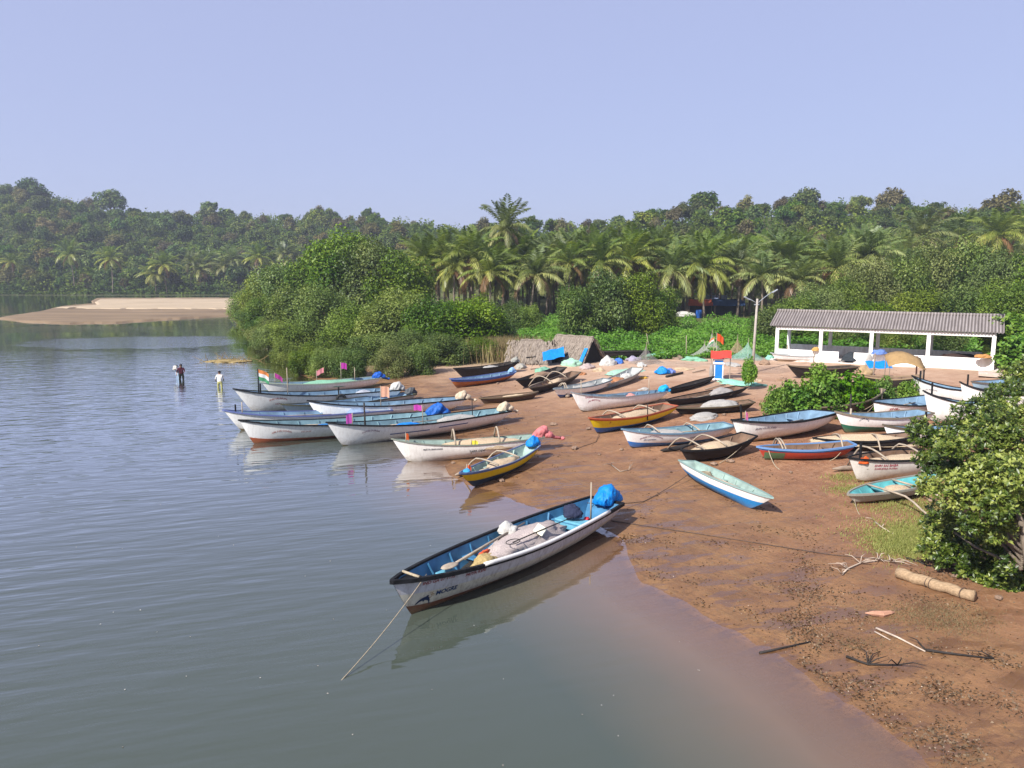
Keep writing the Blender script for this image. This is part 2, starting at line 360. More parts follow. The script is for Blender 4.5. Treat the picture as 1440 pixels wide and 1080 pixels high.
def water_mat():
    t = NT('murky_river_water'); p = t.pos(); sp = t.n('ShaderNodeSeparateXYZ', {'Vector': p}); dep = t.attr('depth')
    big = t.noise(p, .09, 4, .55); silt = t.noise(p, .3, 4, .6)
    dd = t.math('ADD', dep, t.math('MULTIPLY', t.math('SUBTRACT', silt, .5), .12))
    body = t.ramp(dd, [(0.0, lin('7d5c40')), (.08, lin('7d5e47')), (.18, lin('705a47')), (.32, lin('5a5344')), (.50, lin('42483e'))])
    body = t.mixc(t.math('MULTIPLY', big, .35), body, lin('404a42'))
    # ripples: long soft swell from the open river, finer wind ripple farther out, nearly calm by the mooring
    r1 = t.noise(t.aniso(p, (.55, 2.5, 1), .30), .95, 2, .45)
    r2 = t.noise(t.aniso(p, (1.0, 4.2, 1), .12), 1.1, 3, .55)
    r3 = t.noise(t.aniso(p, (1, 2.4, 1), .5), .33, 2, .5)
    calm = t.ramp(t.math('MULTIPLY_ADD', sp.outputs[0], .055, t.math('MULTIPLY_ADD', big, .5, .55)), [(0.05, 1.0), (.85, .16)])
    wind = t.ramp(t.noise(t.mapping(p, (.5, 1.6, 1)), .045, 3, .5), [(.48, .03), (.56, .45)])
    ex = t.math('MULTIPLY_ADD', sp.outputs[0], 1/15, 45/15); ey = t.math('MULTIPLY_ADD', sp.outputs[1], 1/9.5, -91/9.5); er = t.math('ADD', t.math('MULTIPLY', ex, ex), t.math('MULTIPLY', ey, ey))
    er = t.math('ADD', er, t.math('MULTIPLY', t.math('SUBTRACT', t.noise(t.mapping(p, (.5, 1.2, 1)), .25, 4, .6), .5), 1.6)); wind = t.math('MAXIMUM', wind, t.ramp(er, [(.6, 1.0), (1.0, 0.0)]))
    near = t.ramp(t.math('MULTIPLY', sp.outputs[1], .01), [(.2, 0.0), (.5, 1.0)]); farc = t.ramp(t.math('MULTIPLY', sp.outputs[1], .01), [(.45, 1.0), (.90, .06)]); calm = t.math('MULTIPLY', calm, farc)
    amp2 = t.math('MULTIPLY', t.math('ADD', .12, near), wind)
    h = t.math('ADD', t.math('MULTIPLY', r1, calm), t.math('ADD', t.math('MULTIPLY', r2, t.math('MULTIPLY', amp2, .40)), t.math('MULTIPLY', r3, t.math('MULTIPLY', calm, .8))))
    bp = t.n('ShaderNodeBump', {'Height': h, 'Strength': 1.0, 'Distance': .044}).outputs[0]
    dif = t.n('ShaderNodeBsdfDiffuse', {'Color': body}); tp = t.n('ShaderNodeBsdfTransparent', {'Color': (1, .97, .92)})
    al = t.ramp(dep, [(0.0, .0), (.05, .55), (.17, 1.0)])
    base = t.n('ShaderNodeMixShader', {0: al, 1: tp.outputs[0], 2: dif.outputs[0]}).outputs[0]
    gl = t.n('ShaderNodeBsdfGlossy', {'Color': (.95, .97, 1.0), 'Roughness': .035, 'Normal': bp})
    fc = t.n('ShaderNodeLayerWeight', {'Blend': .5, 'Normal': bp}).outputs['Facing']; fr = t.math('MULTIPLY_ADD', t.math('POWER', fc, 5.0), .976, .024)
    return t.done(t.n('ShaderNodeMixShader', {0: t.math('MULTIPLY', fr, 1.9, clamp=True), 1: base, 2: gl.outputs[0]}).outputs[0])
wet = (ZZ < .16); keep = wet[:-1,:-1] | wet[:-1,1:] | wet[1:,1:] | wet[1:,:-1]
keep &= (YY[:-1,:-1] < 300)
WATER = link('water', np_mesh('water', np.stack([XX, YY, ZZ*0], -1).reshape(-1, 3), FQ[keep.ravel()], [water_mat()], {'depth': -ZZ.ravel()}, smooth=True))
tag(WATER, 'calm murky grey green river water with soft ripples', kind='structure')

def sheet(name, px, z0, z1, mat, inset, label):
    raw = []
    for i in range(len(px)):
        (ax, ay), (bx, by) = px[i], px[(i+1) % len(px)]; m = max(1, int(abs(bx-ax)/9))
        raw += [(ax+(bx-ax)*k/m+(random.uniform(-2, 2) if k else 0), ay+(by-ay)*k/m+(random.uniform(-.35, .35) if k else 0)) for k in range(m)]
    px = raw; out = [Vector((*on_z(*p, z0), z0)) for p in px]
    c = sum(out, Vector())/len(out); ring = [out]
    for k, zz in ((.5, .75), (1.0, 1.0)):
        ring.append([Vector((p.x+(c.x-p.x)*inset*k, p.y+(c.y-p.y)*inset*k, z0+(z1-z0)*zz)) for p in out])
    b = MB(); n = len(out)
    for a, q in ((0, 1), (1, 2)):
        b.add(ring[a]+ring[q], [(i, (i+1) % n, n+(i+1) % n, n+i) for i in range(n)])
    b.add(ring[2], [tuple(range(n))])
    return tag(b.build(name, mat, smooth=False), label, kind='structure')
sand_wet = simple('wet_sand', lin('7b6850'), .8, .34, .06, .4, .05, .2, (1, 2.5, 1)); sand_dry = simple('dry_sand', lin('a8967d'), .9, .16, .07, .4, .05, .1, (1, 2.5, 1))
sheet('sandbar', [(-6,449),(30,453.5),(87,456),(162,455),(225,450.5),(290,447),(350,443),(420,440),(420,419.5),(250,419.5),(135,420.2),(128,424),(130,428),(85,432),(60,438),(25,444)], -.05, .28, sand_wet, .03, 'wet brown edge of the sandbar lying across the river')
sheet('dry_sand', [(78,433.2),(150,434.5),(240,434.6),(350,435),(420,434),(420,421),(250,420.8),(140,421.4),(133,425),(137,429.5)], .30, .55, sand_dry, .04, 'pale dry sand on top of the sandbar')

# ------------------------------------------------------------------ foliage meshes
def leaf_quads(P, N, size, asp=.6, rng=RNG, tint=None, mat=None):
    n = len(P); N = N/np.linalg.norm(N, axis=1, keepdims=True)
    r = rng.normal(size=(n, 3)); T = np.cross(N, r); T /= np.linalg.norm(T, axis=1, keepdims=True)+1e-9; B = np.cross(N, T)
    s = size*rng.uniform(.65, 1.35, (n, 1))
    bend = N*s*.18
    V = np.stack([P-T*s*.5-bend, P+B*s*asp*.5, P+T*s*.5-bend, P-B*s*asp*.5], 1).reshape(-1, 3)
    F = np.arange(n*4).reshape(n, 4)
    tt = np.repeat(tint, 4) if tint is not None else np.full(n*4, .5)
    return V, F, tt
def crown_arrays(rng, r, ncl, nleaf, size, cl=(.24, .42), low=-.6, up=.5, asp=.6, fill=.35):
    c = rng.normal(size=(ncl*3, 3)); c /= np.linalg.norm(c, axis=1, keepdims=True); c = c[c[:, 2] > low][:ncl]
    ncl = len(c); c *= (rng.uniform(fill, .82, (ncl, 1)))
    rad = rng.uniform(*cl, ncl)
    w = rad**2; k = rng.choice(ncl, nleaf, p=w/w.sum())
    d = rng.normal(size=(nleaf, 3)); d /= np.linalg.norm(d, axis=1, keepdims=True)
    rr = rad[k][:, None]*rng.uniform(.55, 1.08, (nleaf, 1))
    P = (c[k]+d*rr)*np.array(r)
    N = d*.7+np.array([0, 0, up])+rng.normal(size=(nleaf, 3))*.45
    tc = rng.uniform(.2, .8, ncl); tint = np.clip(tc[k]+rng.normal(size=nleaf)*.16, 0, 1)
    return leaf_quads(P, N, size, asp, rng, tint)
def trunk_mb(rng, h, r, limbs=4, spread=1.6, m=0, lean=.25):
    b = MB(); lx, ly = rng.uniform(-lean, lean, 2)
    pts = [Vector((lx*h*.3*k*k, ly*h*.3*k*k, h*k-.15)) for k in (0, .25, .5, .75, 1)]
    b.tube(pts, [r, r*.85, r*.72, r*.55, r*.3], 7)
    for i in range(limbs):
        a = i*6.28/limbs+rng.uniform(-.5, .5); k = rng.uniform(.3, .7); p = pts[0].lerp(pts[4], k); p.z = h*k
        e = p+Vector((math.cos(a)*spread, math.sin(a)*spread, rng.uniform(.25, .55)*h*.7))
        b.tube([p, p.lerp(e, .5)+Vector((0, 0, .1*h*.3)), e], [r*.5, r*.33, r*.12], 5)
    return b
BARK = simple('grey_bark', (.17, .135, .10), .9, .35, 5, .6, .03)
L_MANG = leaf_mat('mangrove_leaf', (.026, .056, .010), (.085, .142, .024), (.195, .250, .056), .25, .5, .015, .18)
L_OLIVE = leaf_mat('olive_mangrove_leaf', (.052, .085, .016), (.140, .190, .038), (.250, .290, .075), .25, .55, .015, .15)
L_LUSH = leaf_mat('lush_leaf', (.032, .085, .012), (.095, .195, .024), (.215, .320, .055), .3, .5, .012, .15)
L_HILL = leaf_mat('forest_leaf', (.026, .056, .012), (.088, .132, .028), (.195, .220, .062), .2, .65, .03, .30, .15)
L_HILLB = leaf_mat('dry_forest_leaf', (.066, .060, .026), (.135, .122, .052), (.205, .178, .080), .2, .7, .02, .25, .1)
L_UNDER = leaf_mat('undergrowth_leaf', (.035, .10, .012), (.085, .20, .022), (.17, .30, .05), .3, .5, .0, .0)

def tree_kind(nv, seed, r, ncl, nleaf, size, leaf, **kw):
    out = []
    for i in range(nv):
        rng = np.random.default_rng(seed+i); V, F, tt = crown_arrays(rng, r, ncl, nleaf, size, **kw)
        out.append(np_mesh('crown', V, F, [leaf], {'tint': tt}))
    return out
MANG = tree_kind(4, 100, (4, 4, 4), 50, 17000, .25, L_MANG, low=-.85)
OLIV = tree_kind(3, 120, (4, 4, 4), 52, 17000, .22, L_OLIVE, low=-.85)
LUSH = tree_kind(3, 140, (1.5, 1.5, 1.5), 30, 3600, .21, L_LUSH, low=-.5, asp=.7)
TRNK = []
for i in range(4):
    b = trunk_mb(np.random.default_rng(170+i), 4.0, .22, 5, 1.8); o = b.build('trunk', BARK); TRNK.append(o.data); bpy.data.objects.remove(o)
def place_tree(name, kinds, i, x, y, top, cr, label, group, cat='tree', bottom=None, base_r=4.0, squash=1.0):
    g = max(gz1(x, y), -.1)
    bottom = g-.5 if bottom is None else bottom
    root = empty(name, (x, y, g), random.uniform(0, 6.28), label, cat, group)
    c = link('crown', kinds[i % len(kinds)], root); hh = max(top-bottom, .5)
    c.location = (0, 0, (top+bottom)/2-g); c.scale = (cr/base_r, cr/base_r*squash, hh/2/base_r*1.12)
    tk = link('trunk', TRNK[i % 4], root); th = max((top-g)*.7, .4); tk.scale = (cr/4.2, cr/4.2, th/4.0)
    return root
def wx(px, y): return (px-720)/FPX*y

G1 = 'mangroves crowding the river bank'
MLIST = [  # px, distance, top row, crown radius, kind, label
 (484,101,328,6.2,'m','tallest mangrove at the peak of the riverbank clump'),
 (530,97,342,5.6,'m','big dark mangrove just right of the clump peak, beside the palm grove'),
 (444,106,353,5.4,'m','broad mangrove on the slope of the clump facing the sandbar'),
 (566,93,352,4.8,'m','dark mangrove whose crown meets the first coconut palms'),
 (402,113,370,5.0,'m','mangrove with a domed crown above the waterline bushes'),
 (378,119,388,4.2,'o','yellowish mangrove standing back from the sandbar end'),
 (354,123,406,3.9,'o','light green mangrove at the very tip of the bank beside the sandbar'),
 (366,106,424,3.4,'m','rounded mangrove drooping over the water at the bank tip'),
 (388,98,415,4.0,'m','bright green mangrove behind the olive waterline bush'),
 (425,92,402,4.2,'m','dark mangrove in the shaded hollow of the clump'),
 (380,88,448,2.9,'o','dusty olive mangrove bush leaning over the brown bank'),
 (404,80,452,3.0,'o','grey green mangrove bush above the tricolour flag'),
 (456,82,404,3.8,'o','pale olive mangrove sticking up in the middle of the clump'),
 (500,77,428,3.6,'o','pale mangrove before the dark gap of the clump'),
 (560,73,410,4.2,'o','wide pale green mangrove facing the moored boats'),
 (612,71,417,3.8,'m','full mangrove above the magenta flag and bunched blue tarp'),
 (660,71,419,3.8,'m','mangrove with a rounded crown near the thatched huts'),
 (694,74,440,2.6,'m','mangrove at the end of the clump next to the reeds'),
 (445,70,478,2.0,'m','low fresh green bush at the waterline behind the flags'),
 (476,68,487,1.8,'o','low scrubby bush with bare stems on the bank mud'),
 (520,66,470,2.4,'m','dark low mangrove behind the green netted boat'),
 (572,65,464,2.6,'o','low mangrove shading the mud behind the purple flag'),
 (628,64,466,2.5,'m','low dark mangrove overhanging the black canoe'),
 (676,66,474,2.0,'m','low mangrove bush beside the reed patch'),
 (706,70,478,1.6,'m','small shrub crouching beside the thatched hut')]
for i, (px, y, tp, cr, k, lb) in enumerate(MLIST):
    place_tree('mangrove_tree', MANG if k == 'm' else OLIV, i, wx(px, y), y, top_z(tp, y), cr, lb, G1)
G2 = 'bushy trees behind the beach and the white shed'
RLIST = [(1083,78,436,2.6,'m','bush tree beside the lamp post arm'),(1112,82,412,3.2,'m','dark bush tree over the left end of the shed roof'),
 (1146,86,399,3.4,'o','grey green tree rising left of the shed ridge'),(1180,90,386,3.6,'o','twiggy olive tree among the palms behind the shed'),
 (1216,94,366,4.0,'o','olive tree with bare twigs above the middle of the shed'),(1258,98,353,4.2,'m','tall bush tree above the third shed bay'),
 (1302,102,338,4.6,'o','highest olive tree of the thicket behind the shed'),(1348,102,341,4.4,'m','thicket tree left of the corner palms'),
 (1397,98,351,4.4,'o','thicket tree below the corner palms'),(1442,96,346,4.4,'m','thicket tree cut by the picture edge'),(1490,95,350,4.4,'o','thicket tree beyond the corner palms'),
 (1128,74,448,2.4,'m','low bush seen through the first shed bay'),(1172,77,430,3.0,'o','low thicket tree behind the second shed bay'),
 (1232,79,421,3.2,'m','low thicket tree just behind the shed ridge'),(1292,80,408,3.4,'o','pale thicket tree behind the third shed bay'),
 (1352,80,402,3.4,'m','dark thicket tree behind the last shed bay'),(1412,76,396,3.4,'o','thicket tree over the right gable of the shed'),(1464,74,398,3.4,'m','thicket tree beyond the shed gable'),
 (1200,71,447,2.0,'m','green bush pressed against the back wall of the shed'),(1262,69,452,2.0,'o','bush showing through the middle shed bay'),
 (1330,66,455,2.0,'m','dark bush behind the back wall of the last bay'),
 (815,84,398,3.0,'m','bushy tree at the foot of the palm trunks'),(852,85,378,3.8,'m','tallest bushy tree standing before the palm grove'),
 (892,86,385,3.6,'o','rounded bushy tree touching yellow palm fronds'),(926,87,404,2.9,'m','bushy tree next to the gap of the palm grove'),
 (690,90,419,2.4,'m','bushy tree under the first yellow palms'),(722,91,421,2.1,'m','brownish bush below the tallest palm'),(744,90,429,1.8,'m','small bush at the palm trunks above the huts')]
for i, (px, py, h, cr, k, lb) in enumerate([(346,462,3.0,1.7,'o','low yellowish bush drooping at the bank tip'),(362,482,2.8,1.7,'m','low bush overhanging the bank beside the bank tip'),(374,496,2.6,1.7,'o','olive bush on the narrow brown bank'),
  (398,513,2.2,1.5,'o','dry olive bush on the bank right of the tricolour flag'),(425,528,2.0,1.4,'m','small bush on the bank mud above the moored boats'),(455,532,2.2,1.5,'o','ragged bush on the mud behind the green netted boat'),(490,533,2.4,1.6,'m','dark bush behind the green net'),(548,533,2.6,1.6,'o','scrub at the foot of the mangroves by the magenta flag'),(590,528,2.4,1.5,'m','scrub at the mangrove foot above the white wrapped motor')]):
    p = at(px, py, True); place_tree('mangrove_bush', MANG if k == 'm' else OLIV, i, p.x, p.y+.8, p.z+h, cr, lb, 'low mangrove bushes along the bank', 'bush', bottom=-.3)
for i, (px, y, tp, cr, k, lb) in enumerate(RLIST):
    place_tree('bush_tree', MANG if k == 'm' else OLIV, i+1, wx(px, y), y, top_z(tp, y), cr, lb, G2)
for px, y, tp, cr, lb in [(1428,57,440,2.6,'broad leaved bright green tree beside the right end of the shed'),(1452,52,470,2.3,'light green sapling below the broad leaved tree by the shed')]:
    place_tree('broadleaf_tree', LUSH, int(px), wx(px, y), y, top_z(tp, y), cr, lb, 'bright trees beside the shed', base_r=1.5)
G3 = 'leafy shrubs below the shed'
for i, (px, py, tp, cr, lb) in enumerate([(1092,592,545,.8,'low shrub at the lamp post end of the shrub row'),(1114,590,538,1.3,'shrub beside the big empty white boat'),(1150,586,519,1.35,'tallest shrub of the row below the shed'),
  (1184,580,524,1.35,'shrub over the rubble wall'),(1216,576,536,1.0,'yellow green shrub above the dark plank boat'),(1240,570,533,.9,'slim shrub before the brown awning boat'),(1276,562,536,.7,'small upright shrub at the bow of a white boat'),
  (1098,590,566,.6,'scrubby plant at the foot of the rubble wall')]):
    p = at(px, py); place_tree('shrub', LUSH, i, p.x, p.y, p.z+(py-tp)*p.y/FPX, cr, lb, G3, 'shrub', base_r=1.5)

# ------------------------------------------------------------------ coconut palms
L_PALM = leaf_mat('palm_leaf', (.042, .085, .018), (.150, .195, .045), (.40, .40, .13), .3, .42, .012, .15, .4, (.20, .12, .06))
PTRK = simple('palm_trunk_bark', (.22, .175, .14), .9, .3, 3, .5, .03, .1, (1, 1, 6))
def palm_crown(seed, nf=24, L=5.9, leafn=30, lw=.13):
    rng = np.random.default_rng(seed); V = []; F = []; T = []
    def quad(a, b, c, d, t):
        o = len(V); V.extend([a, b, c, d]); F.append((o, o+1, o+2, o+3)); T.extend([t]*4)
    for i in range(nf):
        age = i/(nf-1); az = i*2.39996+rng.uniform(-.25, .25)
        el = R(84)*(1-age)**.75+R(-18)*age+rng.uniform(-.12, .12); dr = R(30)+R(70)*age**.8+rng.uniform(-.1, .2)
        ln = L*(.78+.22*math.sin(age*3))*rng.uniform(.9, 1.1); n = leafn; pts = [np.zeros(3)]; dirs = []
        for k in range(n):
            e = el-dr*(k/n)**1.25*1.05; d = np.array([math.cos(az)*math.cos(e), math.sin(az)*math.cos(e), math.sin(e)]); dirs.append(d); pts.append(pts[-1]+d*ln/n)
        dead = i >= nf-2; tb = 1.0 if dead else np.clip(.28+.58*age**1.15+rng.uniform(-.12, .12), 0, .88)
        if dead: el, dr, ln = R(-35)+rng.uniform(-.2, .2), R(55), L*.7
        for k in range(2, n):
            p = pts[k]; d = dirs[k]; f = k/n
            s = np.cross(d, [0, 0, 1.]); s /= np.linalg.norm(s)+1e-9
            u = np.cross(s, d); ll = 1.25*math.sin(math.pi*min(1, .12+f*.86))**.7*rng.uniform(.85, 1.1)
            wv = d*lw*.8
            for sg in (-1, 1):
                v = s*sg*.80+d*.55+u*(.22-.25*age)+np.array([0, 0, -.35-.55*age])*(.5+.5*f)+rng.normal(size=3)*.07; v /= np.linalg.norm(v)
                tip = p+v*ll+np.array([0, 0, -.10*ll]); mid = p+v*ll*.5
                t = 1.0 if dead else np.clip(tb+rng.normal()*.07, 0, .9)
                quad(p-wv, mid-wv*.9, tip, mid+wv*.9, t)
        for k in range(0, n-1, 2):
            s = np.cross(dirs[k], [0, 0, 1.]); s /= np.linalg.norm(s)+1e-9; w = .05*(1-k/n)+.012
            quad(pts[k]-s*w, pts[k]+s*w, pts[k+2]+s*w*.9, pts[k+2]-s*w*.9, min(.9, tb+.15) if not dead else 1.0)
    return np_mesh('crown', np.array(V), np.array(F), [L_PALM], {'tint': np.array(T)})
PALM = [palm_crown(300+i, nf) for i, nf in enumerate((27, 25, 29, 24, 26))]
def palm_trunk(seed):
    rng = np.random.default_rng(seed); b = MB(); ax, ay = rng.uniform(-.07, .07, 2)
    pts = [Vector((ax*10*(k*k-k), ay*10*(k*k-k), 10*k-.1)) for k in np.linspace(0, 1, 9)]
    b.tube(pts, [.24, .17, .15, .145, .14, .135, .13, .125, .16], 8); o = b.build('trunk', PTRK, smooth=True); d = o.data; bpy.data.objects.remove(o); return d
b = MB()
for k in range(14): b.blob((.34*math.cos(k*2.4)*(.7+.3*(k % 2)), .34*math.sin(k*2.4)*(.7+.3*(k % 2)), -.12*(k % 4)), (.13, .13, .16), .1, 1, k, 2)
o = b.build('coconut_bunch', simple('coconut_husk', (.26, .20, .05), .6, .5, 2), smooth=True); NUTS = o.data; bpy.data.objects.remove(o)
PTR = [palm_trunk(330+i) for i in range(4)]
def palm(px, y, crow, i, label, group, s=1.0):
    x = wx(px, y); g = gz1(x, y); z = top_z(crow, y)
    z = max(z-(.9 if 'tallest' in label else 1.9), g+4.0)
    r = empty('coconut_palm', (x, y, g), random.uniform(0, 6.28), label, 'palm', group)
    c = link('crown', PALM[i % 5], r); c.location = (0, 0, z-g); c.scale = (s,)*3; c.rotation_euler = (random.gauss(0, .13), random.gauss(0, .13), random.uniform(0, 6.28)); c.scale = (s*random.uniform(.85, 1.18), s*random.uniform(.85, 1.18), s*random.uniform(.85, 1.25))
    t = link('trunk', PTR[i % 4], r); t.scale = (1.1, 1.1, (z-g)/10); lx, ly = random.gauss(0, .045), random.gauss(0, .045); t.rotation_euler = (lx, ly, 0); c.location.x = math.sin(ly)*(z-g); c.location.y = -math.sin(lx)*(z-g)
    if 'deep' not in group and 'across' not in group: nb = link('coconut_bunch', NUTS, r); nb.location = c.location+Vector((0, 0, -.15))
    return r
FRONT = [(597,122,350,1.0,'first coconut palm of the grove beside the mangrove clump'),(626,126,340,1.05,'coconut palm with upright dark fronds near the grove end'),(640,119,362,.95,'short yellow coconut palm beneath the end palms'),
 (666,120,346,1.15,'big spreading coconut palm with long yellow drooping fronds'),(690,117,366,1.0,'low yellow coconut palm next to the big spreading one'),(711,128,317,1.15,'tallest coconut palm standing above the whole grove'),
 (744,117,368,1.1,'low coconut palm fanning yellow fronds in front of the grove'),(768,127,350,1.0,'coconut palm tucked behind the low fanning one'),(797,120,352,1.05,'coconut palm with a brown dead frond down its crown'),
 (826,125,358,1.0,'slim coconut palm behind the rounded bushy trees'),(848,119,362,.95,'coconut palm close above the tallest bushy tree'),(881,121,349,1.1,'coconut palm with heavy yellow skirts over the bushy trees'),
 (912,126,352,1.0,'coconut palm in shade behind its yellow skirted neighbour'),(942,118,364,1.1,'coconut palm with a bent yellow frond above the grove gap'),(990,118,358,1.15,'coconut palm standing over the tarpaulin shelters'),
 (1012,128,352,1.0,'coconut palm behind the shelters with stiff green fronds'),(1036,120,354,1.1,'coconut palm with reddish nuts near the lamp post'),(1070,117,371,1.05,'drooping coconut palm just above the lamp post'),
 (1094,124,356,1.0,'green coconut palm between lamp post and shed'),(1120,116,377,1.0,'low coconut palm with yellow tips behind the shed'),(1146,124,352,1.0,'coconut palm among olive trees behind the shed'),(1172,118,360,1.1,'wide coconut palm above the olive thicket'),
 (1212,128,345,1.0,'coconut palm peeping above the olive thicket'),(1292,150,320,1.25,'dark upright coconut palm over the highest olive tree'),(1340,155,322,1.15,'coconut palm left of the skyline corner pair'),(1392,150,318,1.2,'coconut palm of the corner pair with bare trunk top'),(1424,156,312,1.2,'coconut palm at the picture edge by the brown dome tree')]
for i, (px, y, cr, s, lb) in enumerate(FRONT): palm(px, y, cr, i, lb, 'coconut palms in the front of the grove', s)
rg = np.random.default_rng(77); npalm = 0
for row, (yy, n, lo, hi) in enumerate([(126,22,600,1120),(132,34,585,1235),(140,34,590,1260),(150,32,600,1330),(162,26,640,1440),(176,18,760,1480)]):
    for k in range(n):
        px = lo+(hi-lo)*(k+rg.uniform(.1, .9))/n; y = yy+rg.uniform(-4, 4); g = gz1(wx(px, y), y)
        z = max(g+rg.uniform(8.2, 12.2), 9.4+rg.uniform(-1.2, 2.4)); crow = HORIZ-(z-CAMH)/y*FPX
        palm(px, y, crow, int(rg.integers(0, 60)), 'coconut palm in the crowd behind the front of the grove', 'coconut palms deep in the grove', rg.uniform(.85, 1.05))
for i, (px, y, cr, lb) in enumerate([(162,294,357,'lone tall coconut palm with a bare trunk on the far bank'),(238,294,366,'leaning coconut palm pair member with the taller trunk on the far bank'),(222,294,378,'shorter coconut palm of the pair on the far bank'),
  (272,300,363,None),(286,302,372,None),(300,306,360,None),(318,304,368,None),(334,308,358,None),(350,312,366,None),(366,305,356,None),(384,310,362,None),(400,308,350,None),(418,312,357,None),(26,310,362,None),(110,308,352,None)]):
    palm(px, y, cr, i, lb or 'grey green coconut palm at the foot of the far wooded hill', 'coconut palms across the river', 1.25)

# ------------------------------------------------------------------ wooded hills
def hill_kind(nv, seed, leaf, nleaf=2600):
    out = []
    for i in range(nv):
        rng = np.random.default_rng(seed+i); V, F, tt = crown_arrays(rng, (5.2, 5.2, 4.3), 34, nleaf, .72, cl=(.18, .40), low=-.45, up=.7, asp=.8, fill=.3)
        V[:, 2] += 6.6; b = trunk_mb(rng, 7.0, .28, 3, 2.2); TV = np.array([tuple(v) for v in b.v]); tf = [f for f in b.f if len(f) == 4]
        F2 = np.array(tf)+len(V); mi = np.concatenate([np.zeros(len(F), int), np.ones(len(F2), int)])
        out.append(np_mesh('hillside_tree', np.concatenate([V, TV]), np.concatenate([F, F2]), [leaf, BARK], {'tint': np.concatenate([tt, np.full(len(TV), .5)])}, mi))
    return out
HK = hill_kind(5, 400, L_HILL); HB = hill_kind(3, 420, L_HILLB, 1700)
def hill_trees(name, n, a0, a1, f0, f1, grp, where, seed, smin, smax, cell):
    rng = np.random.default_rng(seed); done = []; tries = 0
    while len(done) < n and tries < 40000:
        tries += 1; a = rng.uniform(a0, a1); w = float(sm(-0.30, 0.02, np.array(a))); yb = 296*(1-w)+150*w; yr = 430*(1-w)+280*w
        s = rng.uniform(f0, f1); y = yb+(yr-yb)*s; x = a*y; k = cell*(y/350)**.7
        if any((x-q[0])**2+((y-q[1])*.9)**2 < k*k for q in done): continue
        if y < 185 and w > .6 and rng.uniform() < .3: continue
        done.append((x, y, rng.uniform(smin, smax), rng.uniform() < .24))
    for i, (x, y, s, brown) in enumerate(done):
        m = (HB if brown else HK)[i % (3 if brown else 5)]; o = link(name, m)
        o.location = (x, y, gz1(x, y)-1.2*s); o.scale = (s, s, s*rng.uniform(.85, 1.2)); o.rotation_euler = (0, 0, rng.uniform(0, 6.28))
        tag(o, ('brownish half bare tree ' if brown else 'green leafy tree ')+where, 'tree', ('half bare ' if brown else 'leafy ')+grp)
hill_trees('hillside_tree', 290, -.74, -.13, 0.02, 1.06, 'trees on the far hill', 'in the wood on the far hill across the river', 500, .45, 1.0, 6.6)
hill_trees('ridge_tree', 190, -.13, .80, .30, 1.06, 'trees on the ridge', 'in the wood on the ridge behind the palm grove', 520, .42, .72, 6.0)
for px, y, top, s, mm, lb in [(168,420,264,1.7,HK[0],'round dome shaped tree alone on the skyline of the far hill'),(305,420,280,1.0,HK[1],'dark tree standing up from the far hill skyline'),(60,415,250,1.5,HK[2],'highest broad tree on the far hill skyline'),
   (455,425,290,.8,HB[0],'thin feathery tree poking above the far skyline'),(985,272,268,1.15,HK[3],'big dark tree on the skyline above the grove gap'),(1120,275,264,1.1,HK[4],'knobbly tree high on the ridge above the lamp post'),
   (1395,262,268,1.5,HB[1],'rust brown dome tree on the ridge skyline'),(1240,275,262,1.1,HB[2],'bare twiggy tree on the ridge above the shed'),(905,262,290,1.1,HK[1],'green dome tree on the ridge above the rounded bushes'),(1025,235,292,1.35,HK[2],'wide bright green tree on the slope above the palms')]:
    x = wx(px, y); o = link('skyline_tree', mm); o.location = (x, y, top_z(top, y)-10.6*s); o.scale = (s,)*3; o.rotation_euler[2] = random.uniform(0, 6)
    tag(o, lb, 'tree')
rng = np.random.default_rng(600)
def infill(n, a0, a1, f0, f1, hmax, size):
    a = rng.uniform(a0, a1, n); w = sm(-.30, .02, a); yb = 296*(1-w)+150*w; yr = 430*(1-w)+280*w
    y = yb+(yr-yb)*rng.uniform(f0, f1, n); x = a*y; z = gz(x, y)
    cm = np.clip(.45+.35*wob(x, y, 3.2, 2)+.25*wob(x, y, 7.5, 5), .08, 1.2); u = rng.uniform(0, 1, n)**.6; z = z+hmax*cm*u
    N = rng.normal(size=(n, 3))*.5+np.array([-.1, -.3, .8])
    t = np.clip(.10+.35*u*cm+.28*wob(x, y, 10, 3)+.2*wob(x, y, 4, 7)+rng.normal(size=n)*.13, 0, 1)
    return leaf_quads(np.stack([x, y, z], -1), N, size, .8, rng, t)
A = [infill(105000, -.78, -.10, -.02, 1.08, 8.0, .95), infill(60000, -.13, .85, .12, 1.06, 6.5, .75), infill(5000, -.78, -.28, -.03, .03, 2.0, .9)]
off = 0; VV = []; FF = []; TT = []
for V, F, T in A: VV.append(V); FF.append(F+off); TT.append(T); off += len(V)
tag(link('hill_undergrowth', np_mesh('hill_undergrowth', np.concatenate(VV), np.concatenate(FF), [L_HILL], {'tint': np.concatenate(TT)})), 'tangled green undergrowth covering the wooded hills', kind='stuff')

